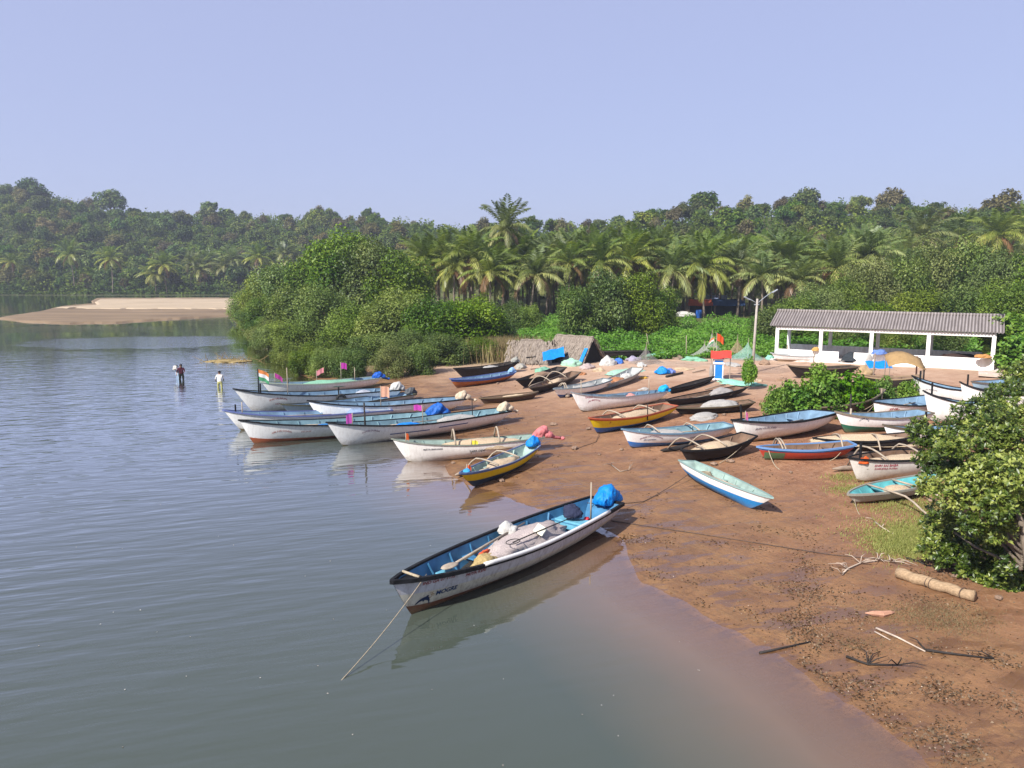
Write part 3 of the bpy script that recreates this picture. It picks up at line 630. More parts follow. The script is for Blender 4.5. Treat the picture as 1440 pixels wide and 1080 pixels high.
# lush undergrowth between beach and grove, reeds
n = 80000; a = rng.uniform(-.055, .36, n); y = 64+rng.uniform(0, 1, n)**1.3*44; y = y+np.clip((.02-a)*60, 0, 6); x = a*y
A2 = rng.uniform(.34, .80, 26000); Y2 = 67.5-(A2-.36)*30+rng.uniform(0, 1, 26000)**1.4*26; a = np.concatenate([a, A2]); y = np.concatenate([y, Y2]); x = a*y
keepm = ~((a > .20) & (a < .31) & (y > 100)); x, y, a = x[keepm], y[keepm], a[keepm]; n = len(x)
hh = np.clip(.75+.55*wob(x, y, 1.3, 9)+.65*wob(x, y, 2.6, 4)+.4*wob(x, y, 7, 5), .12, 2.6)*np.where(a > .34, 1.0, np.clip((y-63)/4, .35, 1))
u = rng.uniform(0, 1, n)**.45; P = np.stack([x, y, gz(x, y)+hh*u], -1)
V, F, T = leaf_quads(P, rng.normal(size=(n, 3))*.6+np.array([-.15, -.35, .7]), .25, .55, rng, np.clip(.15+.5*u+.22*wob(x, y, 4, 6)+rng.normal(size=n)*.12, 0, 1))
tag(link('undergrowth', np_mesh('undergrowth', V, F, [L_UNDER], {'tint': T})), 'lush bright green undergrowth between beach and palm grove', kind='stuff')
def blades(n, xs, ys, h, w, mat, name, label, lean=.35, tint=.5):
    z = gz(xs, ys); az = rng.uniform(0, 6.28, n); hgt = h*rng.uniform(.5, 1.2, n); ln = rng.uniform(0, lean, n)*hgt; la = rng.uniform(0, 6.28, n)
    P = np.stack([xs, ys, z-.01], -1); S = np.stack([np.cos(az)*w, np.sin(az)*w, 0*az], -1); Tp = P+np.stack([np.cos(la)*ln, np.sin(la)*ln, hgt], -1)
    M = (P+Tp)/2+np.stack([0*az, 0*az, hgt*.08], -1)
    V = np.stack([P-S, P+S, M+S*.7, Tp, M-S*.7], 1).reshape(-1, 3); F = np.arange(n*5).reshape(n, 5)
    t = np.repeat(np.clip(tint+rng.normal(size=n)*.2, 0, 1), 5)
    return tag(link(name, np_mesh(name, V, F, [mat], {'tint': t})), label, kind='stuff')
L_REED = leaf_mat('dry_reed', (.14, .10, .045), (.27, .20, .10), (.30, .29, .12), .25, .7, 0, 0)
L_GRASS = leaf_mat('beach_grass', (.13, .155, .04), (.26, .28, .085), (.42, .40, .16), .3, .6, 0, 0)
nr_ = 5000; pr = [at(706, 505), at(735, 480)]; xs = rng.normal(wx(706, 67), 1.7, nr_); ys = rng.normal(67.5, 1.6, nr_)
blades(nr_, xs, ys, 1.7, .022, L_REED, 'reeds', 'dry tan reeds standing between mangroves and thatched huts')
XS = []; YS = []
for px, py, sx, sy, k in [(1290,758,.75,.8,2400),(1262,772,.35,.35,500),(1235,690,.5,.35,380),(1275,712,.8,.4,420),(1200,690,.4,.3,200),(893,562,.7,.4,500),(1190,672,.4,.3,180),(1320,690,.8,.8,450),(1330,735,.6,.6,900)]:
    p = at(px, py); XS.append(rng.normal(p.x, sx, k)); YS.append(rng.normal(p.y, sy, k))
XS = np.concatenate(XS); YS = np.concatenate(YS)
XS = np.concatenate([XS]+[XS+rng.normal(size=len(XS))*.18 for _ in range(3)]); YS = np.concatenate([YS]+[YS+rng.normal(size=len(YS))*.18 for _ in range(3)])[:len(XS)]
blades(len(XS), XS, YS, .10, .009, L_GRASS, 'grass', 'patchy yellow green grass on the mud near the big mangrove', .8)

XS = []; YS = []
for px, py, sx, sy, k in [(1305,862,.7,.35,2600),(1345,878,.5,.3,1200),(1210,905,.6,.3,500)]:
    p = at(px, py); XS.append(rng.normal(p.x, sx, k)); YS.append(rng.normal(p.y, sy, k))
XS = np.concatenate(XS); YS = np.concatenate(YS)
blades(len(XS), XS, YS, .055, .006, leaf_mat('dry_stubble', (.10, .07, .03), (.19, .14, .065), (.27, .22, .11), .2, .8, 0, 0), 'stubble', 'short dry tan stubble on the wet mud below the log', 1.2)
# litter: leaves, twigs, shell grit on the tidal mud
def litter(n, pxs, name, label, size, asp, mat, tintv, zoff=.012, flat=.25):
    px = rng.uniform(*pxs[0], n*3); py = rng.uniform(*pxs[1], n*3); vx = (px-720)/FPX; dy = (540-py)/FPX; k = -(CAMH-.35)/(-ST+dy*CT); x = vx*k; y = (CT+dy*ST)*k
    d = sdist(x, y); ok = (d > .15) & (rng.uniform(0, 1, n*3) < np.clip(.02+.75*wob(x, y, .8, 8)+.35*wob(x, y, 3, 9), 0.03, 1)); x, y = x[ok][:n], y[ok][:n]; m = len(x)
    P = np.stack([x, y, gz(x, y)+zoff], -1); V, F, T = leaf_quads(P, rng.normal(size=(m, 3))*flat+np.array([0, 0, 1.]), size, asp, rng, np.clip(tintv+rng.normal(size=m)*.3, 0, 1))
    tag(link(name, np_mesh(name, V, F, [mat], {'tint': T})), label, kind='stuff')
L_LIT = leaf_mat('dead_leaf', (.028, .017, .010), (.085, .050, .026), (.24, .15, .08), .05, .8, 0, 0)
L_GRIT = leaf_mat('shell_grit', (.18, .12, .085), (.29, .21, .15), (.46, .38, .30), .0, .8, 0, 0)
litter(5200, ((850, 1400), (735, 1000)), 'leaf_litter', 'dark dead leaves and bark scraps strewn over the wet mud', .075, .42, L_LIT, .40, .012, .4)
litter(2600, ((850, 1440), (745, 1060)), 'twig_litter', 'thin dark twigs strewn over the wet mud', .24, .07, L_LIT, .42, .014, .12)
litter(5200, ((650, 1440), (560, 1079)), 'shell_grit', 'pale shell and stone grit scattered over the mud', .027, .8, L_GRIT, .5, .010, .3)
L_CLOD = leaf_mat('mud_clod', (.055, .033, .018), (.12, .078, .042), (.20, .135, .08), 0, .85, 0, 0, .2)
litter(7000, ((850, 1440), (740, 1079)), 'mud_clods', 'small crumbled mud clods on the wet mud', .06, .7, L_CLOD, .5, .014, .9)
litter(2200, ((640, 1330), (530, 760)), 'beach_debris', 'small dark debris scattered over the dry beach', .11, .5, L_LIT, .3, .012, .4)
# ------------------------------------------------------------------ fishing boats
class Hull:
    """Shape of one boat: x runs from the stern foot (0) to the bow foot (lk), y across, z up."""
    def __init__(s, lk, beam, hb, hs, hm, bo, so, kind, full=.40):
        s.lk, s.B, s.hb, s.hs, s.hm, s.bo, s.so, s.kind, s.full = lk, beam, hb, hs, hm, bo, so, kind, full
    def w(s, t):
        if s.kind == 'canoe':
            q = abs(t-.47)/(.47 if t < .47 else .53); return max(1-q**2.1, 0)**.85*.985+.015
        if t < .42: return .66+.34*math.sin(t/.42*math.pi/2)
        return max(1-((t-.42)/.58)**2.3, 0)**.9*.985+.015
    def sheer(s, t):
        m = .42
        if t > m: return s.hm+(s.hb-s.hm)*((t-m)/(1-m))**2.0
        return s.hm+(s.hs-s.hm)*((m-t)/m)**1.7
    def keel(s, t):
        k = .10*s.hb*max(0, (t-.88)/.12)**2
        if s.kind == 'canoe': k += .12*s.hs*max(0, (.14-t)/.14)**2
        else: k += .16*s.hs*max(0, (.2-t)/.2)**1.5
        return k
    def pt(s, t, v, side=1):
        k = s.keel(t); z = k+(s.sheer(t)-k)*v
        e = float(sm(.55, 1, np.array(t))); e2 = float(sm(.45, 0, np.array(t)))
        x = t*s.lk+s.bo*e*v**.9-s.so*e2*v
        m = max(0, (t-.45)/.55)**1.5 if s.kind != 'canoe' else .25+.75*(abs(t-.47)/.53)**1.4
        v = max(v, 0); y = s.B/2*s.w(t)*((1-m)*((1-(1-min(v, 1))**2.3)**.62*.90+.10*v)+m*v**.72)*(1+.03*v)
        return Vector((x, side*y, z))
    def find(s, x, z):
        t = x/s.lk
        for _ in range(30):
            t = min(max(t, .0), 1.0); k = s.keel(t); v = (z-k)/(s.sheer(t)-k); v = min(max(v, .02), 1)
            t += (x-s.pt(t, v).x)/(s.lk+s.bo)
        return min(max(t, 0), 1), v
INSIDE = {'blue': '6a8498', 'teal': '728f96', 'pale': '8fa399', 'white': 'a3a6a2', 'wood': '6d5644', 'dark': '3a302a', 'aqua': '559c9e', 'deep': '3a6f92'}
BOATS = {}
def make_boat(key, name, label, bb, bt, sb, st, bands, inside, rail, beam=None, kind='skiff', water=False, draft=.12, hm=None, roll=0.0, thw=3, ribs=6, wear=.5, railw=.07, full=.40,
              text=(), post=None, outrig=None, rails=None, zlift=0.0, group='fishing boats on the river beach', deck=True):
    pb, ps = at(*bb, water=water), at(*sb, water=water)
    ax = Vector((pb.x-ps.x, pb.y-ps.y, 0)); lk = ax.length; u = ax/lk; n = Vector((-u.y, u.x, 0))
    def tip(base, px):                                  # height and overhang of a sheer end above its foot
        h = (base_px[1]-px[1])*base.y/FPX*1.02; o = (px[0]-base_px[0])*base.y/FPX
        return h, o
    base_px = bb; hb, ob = tip(pb, bt); base_px = sb; hs, os_ = tip(ps, st)
    c = u.x if abs(u.x) > .45 else math.copysign(.45, u.x or 1)
    bo = min(max(ob/c, .05), 1.2); so = min(max(-os_/c, .05), .9)
    hb = max(hb, .35)-.35*abs(bo)*0; hs = max(hs, .28)
    hb += draft if water else 0
    beam = beam or min(max((lk+bo)*.20, .85), 2.0); hm = hm or (.30*hb+.42*hs+.06)
    H = Hull(lk, beam, hb, hs, hm, bo, so, kind, full)
    zb = pb.z-(draft if water else .03); zs = ps.z-(.10 if water else .03)
    root = empty(name, (ps.x, ps.y, zs+zlift), 0, label, 'boat', group)
    pitch = math.atan2(zb-zs, lk)
    root.rotation_euler = (Matrix.Rotation(math.atan2(u.y, u.x), 3, 'Z') @ Matrix.Rotation(-pitch, 3, 'Y') @ Matrix.Rotation(R(roll), 3, 'X')).to_euler()
    side = 1 if n.y < 0 else -1                          # the side turned to the bridge
    H.root, H.side, H.u = root, side, u
    # hull skin, rim, inside, floor in one mesh
    TS = [0, .03, .07, .12, .18, .25, .33, .42, .5, .58, .66, .73, .8, .86, .91, .95, .98, 1.0]
    edges = [b[0] for b in bands[:-1]]
    VS = sorted(set([0, .03, .09, .18, .3, .42, .54, .66, .78, .9, 1.0]+edges))
    VS = [v for i, v in enumerate(VS) if v in edges or all(abs(v-e) > .028 for e in edges)]
    b = MB(); mats = [paint(q[1], wear) if q[1] != 'tar' else WOOD_DARK for q in bands]; ni = len(mats)
    mats.append(simple('tarred_wood_inside', (.05, .04, .032), .8, .4, 3, .3) if inside == 'dark' else simple('boat_inside_'+inside, lin(INSIDE[inside]), .6, .32, 2.2, .3, .012, .3))
    def band(v):
        for i, q in enumerate(bands):
            if v < q[0]: return i
        return len(bands)-1
    UV = []
    for sd in (1, -1):
        o = len(b.v)
        for t in TS:
            for v in VS: b.v.append(tuple(H.pt(t, v, sd))); UV.append((t, v))
        m = len(VS)
        for i in range(len(TS)-1):
            for j in range(m-1):
                f = (o+i*m+j, o+(i+1)*m+j, o+(i+1)*m+j+1, o+i*m+j+1)
                b.f.append(f if sd > 0 else f[::-1]); b.m.append(band((VS[j]+VS[j+1])/2))
        IV = [1.0, .85, .7, .55, .42, .34]; o2 = len(b.v)
        for t in TS:
            tt = min(max(t, .015), .985)
            for v in IV:
                p = H.pt(tt, v, sd); yy = max(abs(p.y)-.035, .004); b.v.append((p.x, sd*yy, p.z+(.004 if v == 1 else 0))); UV.append((t, v))
            p = H.pt(tt, .34, sd); b.v.append((p.x, 0, p.z-.01)); UV.append((t, .3))
        m2 = len(IV)+1
        for i in range(len(TS)-1):
            for j in range(m2-1):
                f = (o2+i*m2+j, o2+i*m2+j+1, o2+(i+1)*m2+j+1, o2+(i+1)*m2+j)
                b.f.append(f if sd > 0 else f[::-1]); b.m.append(ni)
            f = (o+i*m+m-1, o+(i+1)*m+m-1, o2+(i+1)*m2, o2+i*m2); b.f.append(f if sd > 0 else f[::-1]); b.m.append(ni)
        if kind != 'canoe':                              # transom half
            for j in range(m-1):
                c0 = (0, 0, b.v[o+j][2]); c1 = (0, 0, b.v[o+j+1][2]); q = len(b.v)
                b.v += [(b.v[o+j][0], 0, c0[2]), (b.v[o+j+1][0], 0, c1[2])]; UV += [(0, VS[j]), (0, VS[j+1])]
                f = (o+j, o+j+1, q+1, q); b.f.append(f if sd > 0 else f[::-1]); b.m.append(band((VS[j]+VS[j+1])/2))
            for j in range(m2-2):
                q = len(b.v); b.v += [(b.v[o2+j][0]+.02, 0, b.v[o2+j][2]), (b.v[o2+j+1][0]+.02, 0, b.v[o2+j+1][2])]; UV += [(0, 1), (0, .8)]
                b.f.append((o2+j, q, q+1, o2+j+1)); b.m.append(ni)
    hull = b.build('hull', mats, root, smooth=True, fix=False)
    uvl = hull.data.uv_layers.new(name='UVMap')
    for lp in hull.data.loops: uvl.data[lp.index].uv = UV[lp.vertex_index]
    try: hull.data.set_sharp_from_angle(angle=R(35))
    except Exception: pass
    # gunwale round the sheer
    def rail_pts(sd, t0=0.0, t1=1.0, n=20): return [H.pt(t0+(t1-t0)*i/n, 1, sd)+Vector((0, sd*.012, .012)) for i in range(n+1)]
    g = MB(); rm = {'black': BLACK}.get(rail) or paint(rail, .3)
    pts = rail_pts(1)+[H.pt(1, 1, 1)*Vector((1, 0, 1))+Vector((.05, 0, .03)) if False else Vector((H.pt(1, 1).x+.04, 0, H.pt(1, 1).z+.025))]+rail_pts(-1)[::-1]
    g.strip(pts, railw*.85, railw)
    if kind != 'canoe': p = H.pt(0, 1); g.strip([Vector((p.x, -p.y, p.z+.008)), Vector((p.x, p.y, p.z+.008))], railw*.9, railw*.9)
    g.build('gunwale', rm, root)
    if rails:                                            # another colour for a stretch of the rail (t0, t1, colour, width)
        q = MB(); q.tube([p+Vector((0, side*.015, .045)) for p in rail_pts(side, rails[0], rails[1])], rails[3], 8); q.build('rail_cover', paint(rails[2], .2), root, smooth=True)
    im = mats[-1]
    for k in range(thw):                                 # thwarts
        t = .14+.62*(k+.35)/max(thw, 1); v = .72; p = H.pt(t, v); q = MB(); q.box((p.x, 0, p.z), (.24, 2*abs(p.y)-.08, .035), bev=.008); q.build('thwart', im, root)
    for k in range(ribs):
        t = .07+.8*(k+.5)/ribs; q = MB()
        vr = (.97, .8, .6, .45, .36); P = [Vector((H.pt(t, v).x, max(abs(H.pt(t, v).y)-.055, .012), H.pt(t, v).z)) for v in vr]
        P += [Vector((p.x, -p.y, p.z)) for p in P[::-1]]; q.strip(P, .05, .05)
        q.build('rib', im, root)
    if deck:
        q = MB(); T = [.90, .94, .97, 1.0]; P = [[H.pt(t, .97, 1)*Vector((1, .9, 1)), H.pt(t, .985, 1)*Vector((1, 0, 1)), H.pt(t, .97, -1)*Vector((1, .9, 1))] for t in T]
        q.grid(P); q.build('foredeck', rm if rail == 'black' else im, root, fix=False)
    if post:
        for (t, y, h) in post:
            p = H.pt(t, 1); q = MB(); q.box((p.x-.02, y*p.y*.7, p.z+h/2-.08), (.08, .08, h+.16), bev=.015); q.build('mooring_post', BLACK, root)
    for (s_, x, z, hgt, colr, arc) in text: lettering(H, s_, x, z, hgt, colr, arc)
    if outrig: outrigger(H, *outrig)
    BOATS[key] = H
    return H
def text_mesh(s, size, bold=0.0):
    cu = bpy.data.curves.new('t', 'FONT'); cu.body = s; cu.size = size/.72; cu.offset = bold; cu.resolution_u = 3
    o = bpy.data.objects.new('t', cu); COL.objects.link(o); dg = bpy.context.evaluated_depsgraph_get()
    me = bpy.data.meshes.new_from_object(o.evaluated_get(dg)); bpy.data.objects.remove(o); return me
def on_hull(H, V2, F, x, z, name, mat, arc=0.0, w=1.0):
    sd = H.side; out = []
    for (a, c) in V2:
        xx = x-sd*a; zz = z+c+arc*(1-((a-w/2)/(w/2))**2) if arc else z+c
        t, v = H.find(xx, zz); p = H.pt(t, v, sd); d1 = H.pt(min(t+.01, 1), v, sd)-H.pt(max(t-.01, 0), v, sd); d2 = H.pt(t, min(v+.02, 1), sd)-H.pt(t, max(v-.02, 0), sd)
        nn = d1.cross(d2); nn.normalize()
        if nn.y*sd < 0: nn = -nn
        out.append(p+nn*.007)
    b = MB(); b.add(out, F); return b.build(name, mat, H.root, fix=False)
def lettering(H, s, x, z, hgt, colr, arc=0.0, bold=.004):
    bold = .006 if s == 'MOGRE' else bold
    me = text_mesh(s, hgt, bold*hgt/.15); V2 = [(v.co.x, v.co.y) for v in me.vertices]; F = [tuple(p.vertices) for p in me.polygons]
    w = max(a for a, c in V2) if V2 else 1
    on_hull(H, V2, F, x*H.lk, z*H.sheer(min(x, 1)), 'lettering', simple('sign_paint_'+colr, lin(colr), .6, .15, 9, .1), arc, w)
def outrigger(H, side, dist, t0, t1, flen, col='wood', rise=.35):
    sd = H.side*side; m = WOOD if col == 'wood' else WOOD_DARK
    xm = H.lk*(t0+t1)/2; yf = sd*(H.B/2+dist); b = MB()
    b.tube([Vector((xm+flen*(k-.5), yf, .13+.10*abs(k-.5)**2*4*.6)) for k in np.linspace(0, 1, 9)], [.04, .09, .12, .13, .13, .13, .12, .09, .03], 8)
    fl = b.build('outrigger', m, H.root, smooth=True)
    for t in (t0, t1):
        q = MB(); x = H.lk*t; z = H.sheer(t)+.05; P = []
        for k in np.linspace(0, 1, 9):
            y = sd*(-H.B/2*.8+(H.B/2*.8+H.B/2+dist)*k); P.append(Vector((x, y, z+rise*math.sin(math.pi*min(k*1.05, 1)*.8)*.8*(1-k*.3)-max(0, k-.6)**1.5*(z+.1)*3.1)))
        P[-1].z = max(P[-1].z, .14); q.tube(P, [.035]*9, 6); q.build('boom', BAMBOO, fl, smooth=True)
Wt, Cr = 'f4f2ee', 'd9d3c4'
RD, BLU = '9c3a34', '2f6fb0'
W = dict(water=True, group='white boats moored with their bows in the river')
make_boat('b2', 'fishing_boat', 'white boat under a green net, farthest of the moored boats', (384,556), (371,536), (520,544), (532,530), [(.06,'6b5a3c'),(1,Wt)], 'blue', '9db3a8', post=[(.8,.6,.3)], **W)
make_boat('b1', 'fishing_boat', 'white boat with the tricolour flag and a red arched name', (356,580), (335,545), (548,562), (558,546), [(.05,'8a7a48'),(1,Wt)], 'blue', 'black', text=[('SHRI SAI KRUPA',.90,.56,.10,'b0605a',.12),('KRUPA',.86,.42,.08,'b0605a',0)], post=[(.86,.5,.55),(.42,.9,.45)], ribs=7, **W)
make_boat('b3', 'fishing_boat', 'pale boat with a dark green rail squeezed between two white boats', (415,588), (401,566), (566,564), (577,553), [(.05,'5c6a58'),(1,'b9c8cf')], 'blue', '1d3b30', **W)
make_boat('b4', 'fishing_boat', 'white black railed boat flying the peach coloured flag', (452,592), (436,562), (632,577), (652,559), [(.06,'7a6a4a'),(1,Wt)], 'blue', 'black', ribs=7, **W)
make_boat('b5', 'fishing_boat', 'white boat with a blue rail, its bow farthest out in the river', (339,605), (319,575), (530,590), (548,574), [(.10,'6b5a34'),(1,Wt)], 'blue', '2a56a8', post=[(.93,.3,.4)], **W)
make_boat('b6', 'fishing_boat', 'white boat with an orange red bottom at the bow', (357,624), (341,589), (600,600), (615,580), [(.28,'b4532f'),(1,Wt)], 'teal', 'black', text=[('OM SHRI GANESH',.91,.50,.08,'b8746a',.10),('IND GA 07',.76,.60,.07,'a86a66',0),('SAI PRASAD',.55,.62,.07,'8d4a4a',0)], ribs=8, **W)
make_boat('b7', 'fishing_boat', 'white boat with a blue stripe and black mast near its bow', (482,627), (464,591), (693,596), (711,576), [(.05,'8a7f58'),(1,Wt)], 'teal', 'black', text=[('SHREE DURGA',.90,.56,.09,'a08a94',.10)], ribs=8, **W)
make_boat('b8', 'fishing_boat', 'white boat with a pale green inside and pink wrapped motor', (574,649), (554,615), (745,634), (764,611), [(.06,'6f6444'),(1,'eeebe4')], 'pale', '70827c', text=[('MAYA BHAVANI',.88,.62,.08,'5a5a60',0),('TARA DEVI',.52,.55,.10,'44484e',0)], railw=.05, **W)
make_boat('b9', 'fishing_boat', 'small yellow boat with a dark blue bottom at the waterline', (666,685), (649,657), (738,650), (751,627), [(.46,'2b3f54'),(.90,'e2c012'),(1,'2d63a6')], 'pale', '28609e', beam=1.05, water=True, draft=.05, wear=.25, outrig=(-1,.75,.30,.70,2.6,'wood',.22), railw=.06, ribs=4, group='boats drawn up at the waterline')
make_boat('mog', 'fishing_boat', 'big white MOGRE boat afloat alone in front, full of nets', (579,864), (556,803), (833,744), (858,707), [(.27,'7c3b24'),(.62,'ddd6c2'),(1,'cfcdd0')], 'deep', 'black', beam=1.75, hm=.84, water=True, draft=.12, wear=1.3, thw=4, ribs=8, railw=.10, rails=(.12,.74,'e8e8e6',.055),
   text=[('IND GA 07 1152',.985,.79,.088,'8d2f2c',0),('PRIYA KERI',.835,.79,.092,'8d2f2c',0),('MOGRE',.928,.45,.125,'16345f',0)], group='boats drawn up at the waterline')
D = dict(group='boats standing on the beach')
make_boat('b11', 'fishing_boat', 'black boat nearest the mangroves with a grey wrapped motor', (651,532), (639,516), (712,524), (726,510), [(1,'tar')], 'dark', 'black', beam=1.2, **D)
make_boat('b12', 'fishing_boat', 'blue railed boat with an orange brown hull beside the black one', (642,546), (634,531), (712,535), (721,524), [(.35,'8a4a22'),(.72,'a8622c'),(1,'2c62b4')], 'blue', '2a62b8', beam=1.2, **D)
make_boat('b13', 'fishing_boat', 'black boat heaped with pale green and tan nets', (737,545), (726,531), (784,529), (791,518), [(1,'tar')], 'dark', 'black', beam=1.1, **D)
make_boat('b14', 'fishing_boat', 'black boat with two bent booms arching over it', (756,554), (741,541), (803,537), (812,525), [(1,'tar')], 'wood', '3a3430', beam=1.05, outrig=(-1,.8,.3,.75,2.0,'wood',.6), **D)
make_boat('b15', 'dugout_canoe', 'dark brown dugout canoe alone on the brown mud', (681,568), (675,559), (750,561), (758,551), [(1,'4a382c')], 'wood', '41342b', beam=.8, kind='canoe', thw=2, ribs=0, **D)
make_boat('b16', 'fishing_boat', 'white boat with a blue bottom behind the big white one', (787,560), (778,545), (846,549), (856,534), [(.38,'2a5a9c'),(1,Wt)], 'white', '6f8a9a', beam=1.15, outrig=(1,-.35,.86,.9,.3), **D)
make_boat('b17', 'fishing_boat', 'grey weathered boat with a light blue bow panel', (853,548), (844,539), (890,533), (901,519), [(.5,'a9a8a2'),(1,'b4b2ac')], 'white', '9a9a94', beam=1.2, **D)
make_boat('b18', 'fishing_boat', 'large white boat with a round blue tarp over its motor', (817,580), (803,549), (920,566), (936,551), [(.06,'3b3531'),(1,'efedea')], 'blue', '8291a0', text=[('SAGAR KANYA',.97,.72,.10,'b06a78',0),('JAI MATA DI',.93,.52,.09,'b06a78',.10)], ribs=7, railw=.05, **D)
make_boat('b19', 'fishing_boat', 'yellow boat with a blue bottom and a red rail', (840,611), (827,584), (932,588), (946,571), [(.09,'2a2a30'),(.40,'2a66b0'),(.88,'e8c81a'),(1,'c8502c')], 'wood', 'c24a2c', beam=1.35, wear=.2, railw=.06, outrig=(-1,.6,.25,.72,2.6,'wood',.28), text=[('F',.90,.62,.12,'b03a28',0)], **D)
make_boat('b20', 'fishing_boat', 'white boat with a blue bottom and arched name in the middle of the beach', (887,631), (874,601), (1010,618), (1028,597), [(.07,'2a2c34'),(.37,'2f6db4'),(1,'e6e4e0')], 'teal', '3d7ea4', beam=1.4, wear=.25, railw=.06, outrig=(-1,.5,.30,.75,2.2,'wood',.22), text=[('SHREE SAI DARSHAN',.93,.52,.075,'8a6a78',.13),('JAI GANESH',.89,.50,.07,'5a6a8a',0),('KRISHNA',.42,.62,.08,'7a7a80',0)], **D)
make_boat('b21', 'fishing_boat', 'black boat with its outrigger float held out by bent booms', (968,651), (956,630), (1038,637), (1057,612), [(.5,'tar'),(1,'tar')], 'wood', 'black', beam=1.25, outrig=(-1,1.15,.42,.85,1.9,'dark',.35), **D)
make_boat('b22', 'fishing_boat', 'big empty white boat, black railed, with a light blue inside', (1041,624), (1029,588), (1146,604), (1168,580), [(.18,'c9b98c'),(1,'eceae4')], 'blue', 'black', beam=2.45, hm=.80, ribs=8, railw=.09, roll=5, text=[('SHRI GURUDEV',.91,.60,.09,'6a5a6a',.03)], post=[(.92,.4,.75)], **D)
make_boat('b23', 'fishing_boat', 'small white boat with a bright blue bottom lying alone, aqua inside', (1056,716), (1076,686), (972,672), (963,651), [(.56,'2585c8'),(1,'eceae6')], 'pale', '86b0b0', beam=1.0, hm=.58, wear=.3, roll=-7, railw=.05, ribs=4, **D)
make_boat('b24', 'fishing_boat', 'red boat with a green bow and a light blue rail', (1076,647), (1065,627), (1181,644), (1198,622), [(.22,'24302c'),(.82,'a83f2e'),(1,'4d8fd0')], 'wood', '4f95d8', beam=1.15, wear=.3, railw=.07, outrig=(-1,.3,.78,.82,.4,'wood',.4), **D)
make_boat('b25', 'fishing_boat', 'black boat covered with a tan net behind the red one', (1152,634), (1144,615), (1264,634), (1285,609), [(1,'tar')], 'wood', 'black', beam=1.2, outrig=(1,.55,.35,.8,4.2,'wood',.3), **D)
make_boat('b26', 'fishing_boat', 'white boat with an orange cloth hung at its bow', (1206,679), (1190,640), (1322,664), (1342,642), [(.10,'9a7a54'),(1,'dcd6cc')], 'wood', 'black', hm=.85, beam=1.5, text=[('SHRI SAI BABA',.90,.72,.09,'b04a5a',0),('SAMUDRA PUTRA',.89,.60,.07,'b04a5a',0)], post=[(.9,.3,.55)], outrig=(-1,.7,.35,.8,3.0), **D)
make_boat('b27', 'fishing_boat', 'small teal lined boat with an outrigger reaching toward the big mangrove', (1204,709), (1190,692), (1304,692), (1322,666), [(.30,'6a4632'),(1,'b6b4ac')], 'aqua', '8a8c88', beam=1.1, kind='canoe', outrig=(1,1.6,.36,.72,1.7,'dark',.05), **D)
make_boat('b28', 'fishing_boat', 'white boat with a dark green bottom below the rubble wall', (1188,609), (1172,577), (1290,602), (1303,578), [(.42,'1f6a54'),(1,Wt)], 'blue', '6f6a62', beam=1.5, text=[('OM SAI',.89,.66,.09,'77808c',.12)], **D)
make_boat('b29', 'fishing_boat', 'white boat with green at its foot, half hidden by the big mangrove', (1252,622), (1240,596), (1345,618), (1362,598), [(.35,'2a7a66'),(1,Wt)], 'blue', '2c2a2a', post=[(.55,.8,.8)], **D)
make_boat('b30', 'fishing_boat', 'wide white boat with a red marked bow and broad blue inside', (1231,586), (1226,564), (1310,580), (1322,558), [(1,Wt)], 'blue', 'black', beam=2.1, text=[('SHRI',.88,.5,.14,'b05a5a',.06)], **D)
make_boat('b31', 'fishing_boat', 'white boat with a high black railed bow left of the twin bows', (1307,592), (1298,549), (1405,594), (1420,570), [(1,'d8d6d2')], 'blue', 'black', post=[(.9,-.2,.6)], hm=.95, **D)
make_boat('b32', 'fishing_boat', 'white boat with its high bow beside the brown awning', (1292,562), (1285,529), (1385,572), (1400,552), [(1,'dad8d4')], 'blue', 'black', text=[('JAI MALHAR',.88,.55,.09,'8a8288',.03)], post=[(.9,-.2,.5)], hm=.85, **D)
make_boat('b33', 'fishing_boat', 'white boat with a black mooring post close under the shed', (1356,574), (1349,537), (1445,577), (1460,556), [(1,'d8d6d0')], 'blue', 'black', post=[(.9,-.2,.6)], hm=.9, **D)
make_boat('b34', 'fishing_boat', 'light blue boat under the shed ramp beside the big mangrove', (1372,551), (1364,536), (1430,548), (1442,533), [(1,'9cbcd0')], 'blue', '3b3f48', beam=1.5, **D)
make_boat('b35', 'fishing_boat', 'black boat behind the shrubs with its raised bow showing', (1122,532), (1104,512), (1190,528), (1204,515), [(1,'tar')], 'dark', '5a4c40', beam=1.2, **D)
make_boat('b36', 'fishing_boat', 'small white boat parked along the shed wall', (1094,508), (1084,496), (1150,508), (1158,500), [(.35,'a58c78'),(1,'e2e0de')], 'white', 'a8b4bc', beam=.9, **D)
make_boat('b37', 'fishing_boat', 'old dark plank boat sunk in the shrubs by the rubble wall', (1162,590), (1150,570), (1226,574), (1236,547), [(1,'4c443c')], 'dark', '6a6258', beam=1.3, **D)
make_boat('b38', 'fishing_boat', 'dark boat with a tan awning before the shed', (1216,548), (1205,526), (1280,550), (1292,527), [(1,'tar')], 'wood', '9a8468', beam=1.4, **D)
make_boat('b39', 'fishing_boat', 'black boat with sticks and a net heap, upper one of the black pair', (948,572), (934,560), (1034,556), (1046,545), [(1,'tar')], 'wood', 'black', beam=1.2, **D)
make_boat('b40', 'fishing_boat', 'black boat with a white net heap, lower one of the black pair', (958,583), (947,572), (1046,578), (1058,564), [(1,'tar')], 'wood', '2e2824', beam=1.2, **D)
make_boat('b41', 'long_canoe', 'long black boat hull in front of the thatched huts', (748,512), (741,502), (902,504), (914,494), [(1,'tar')], 'dark', 'black', beam=1.1, hm=.75, **D)
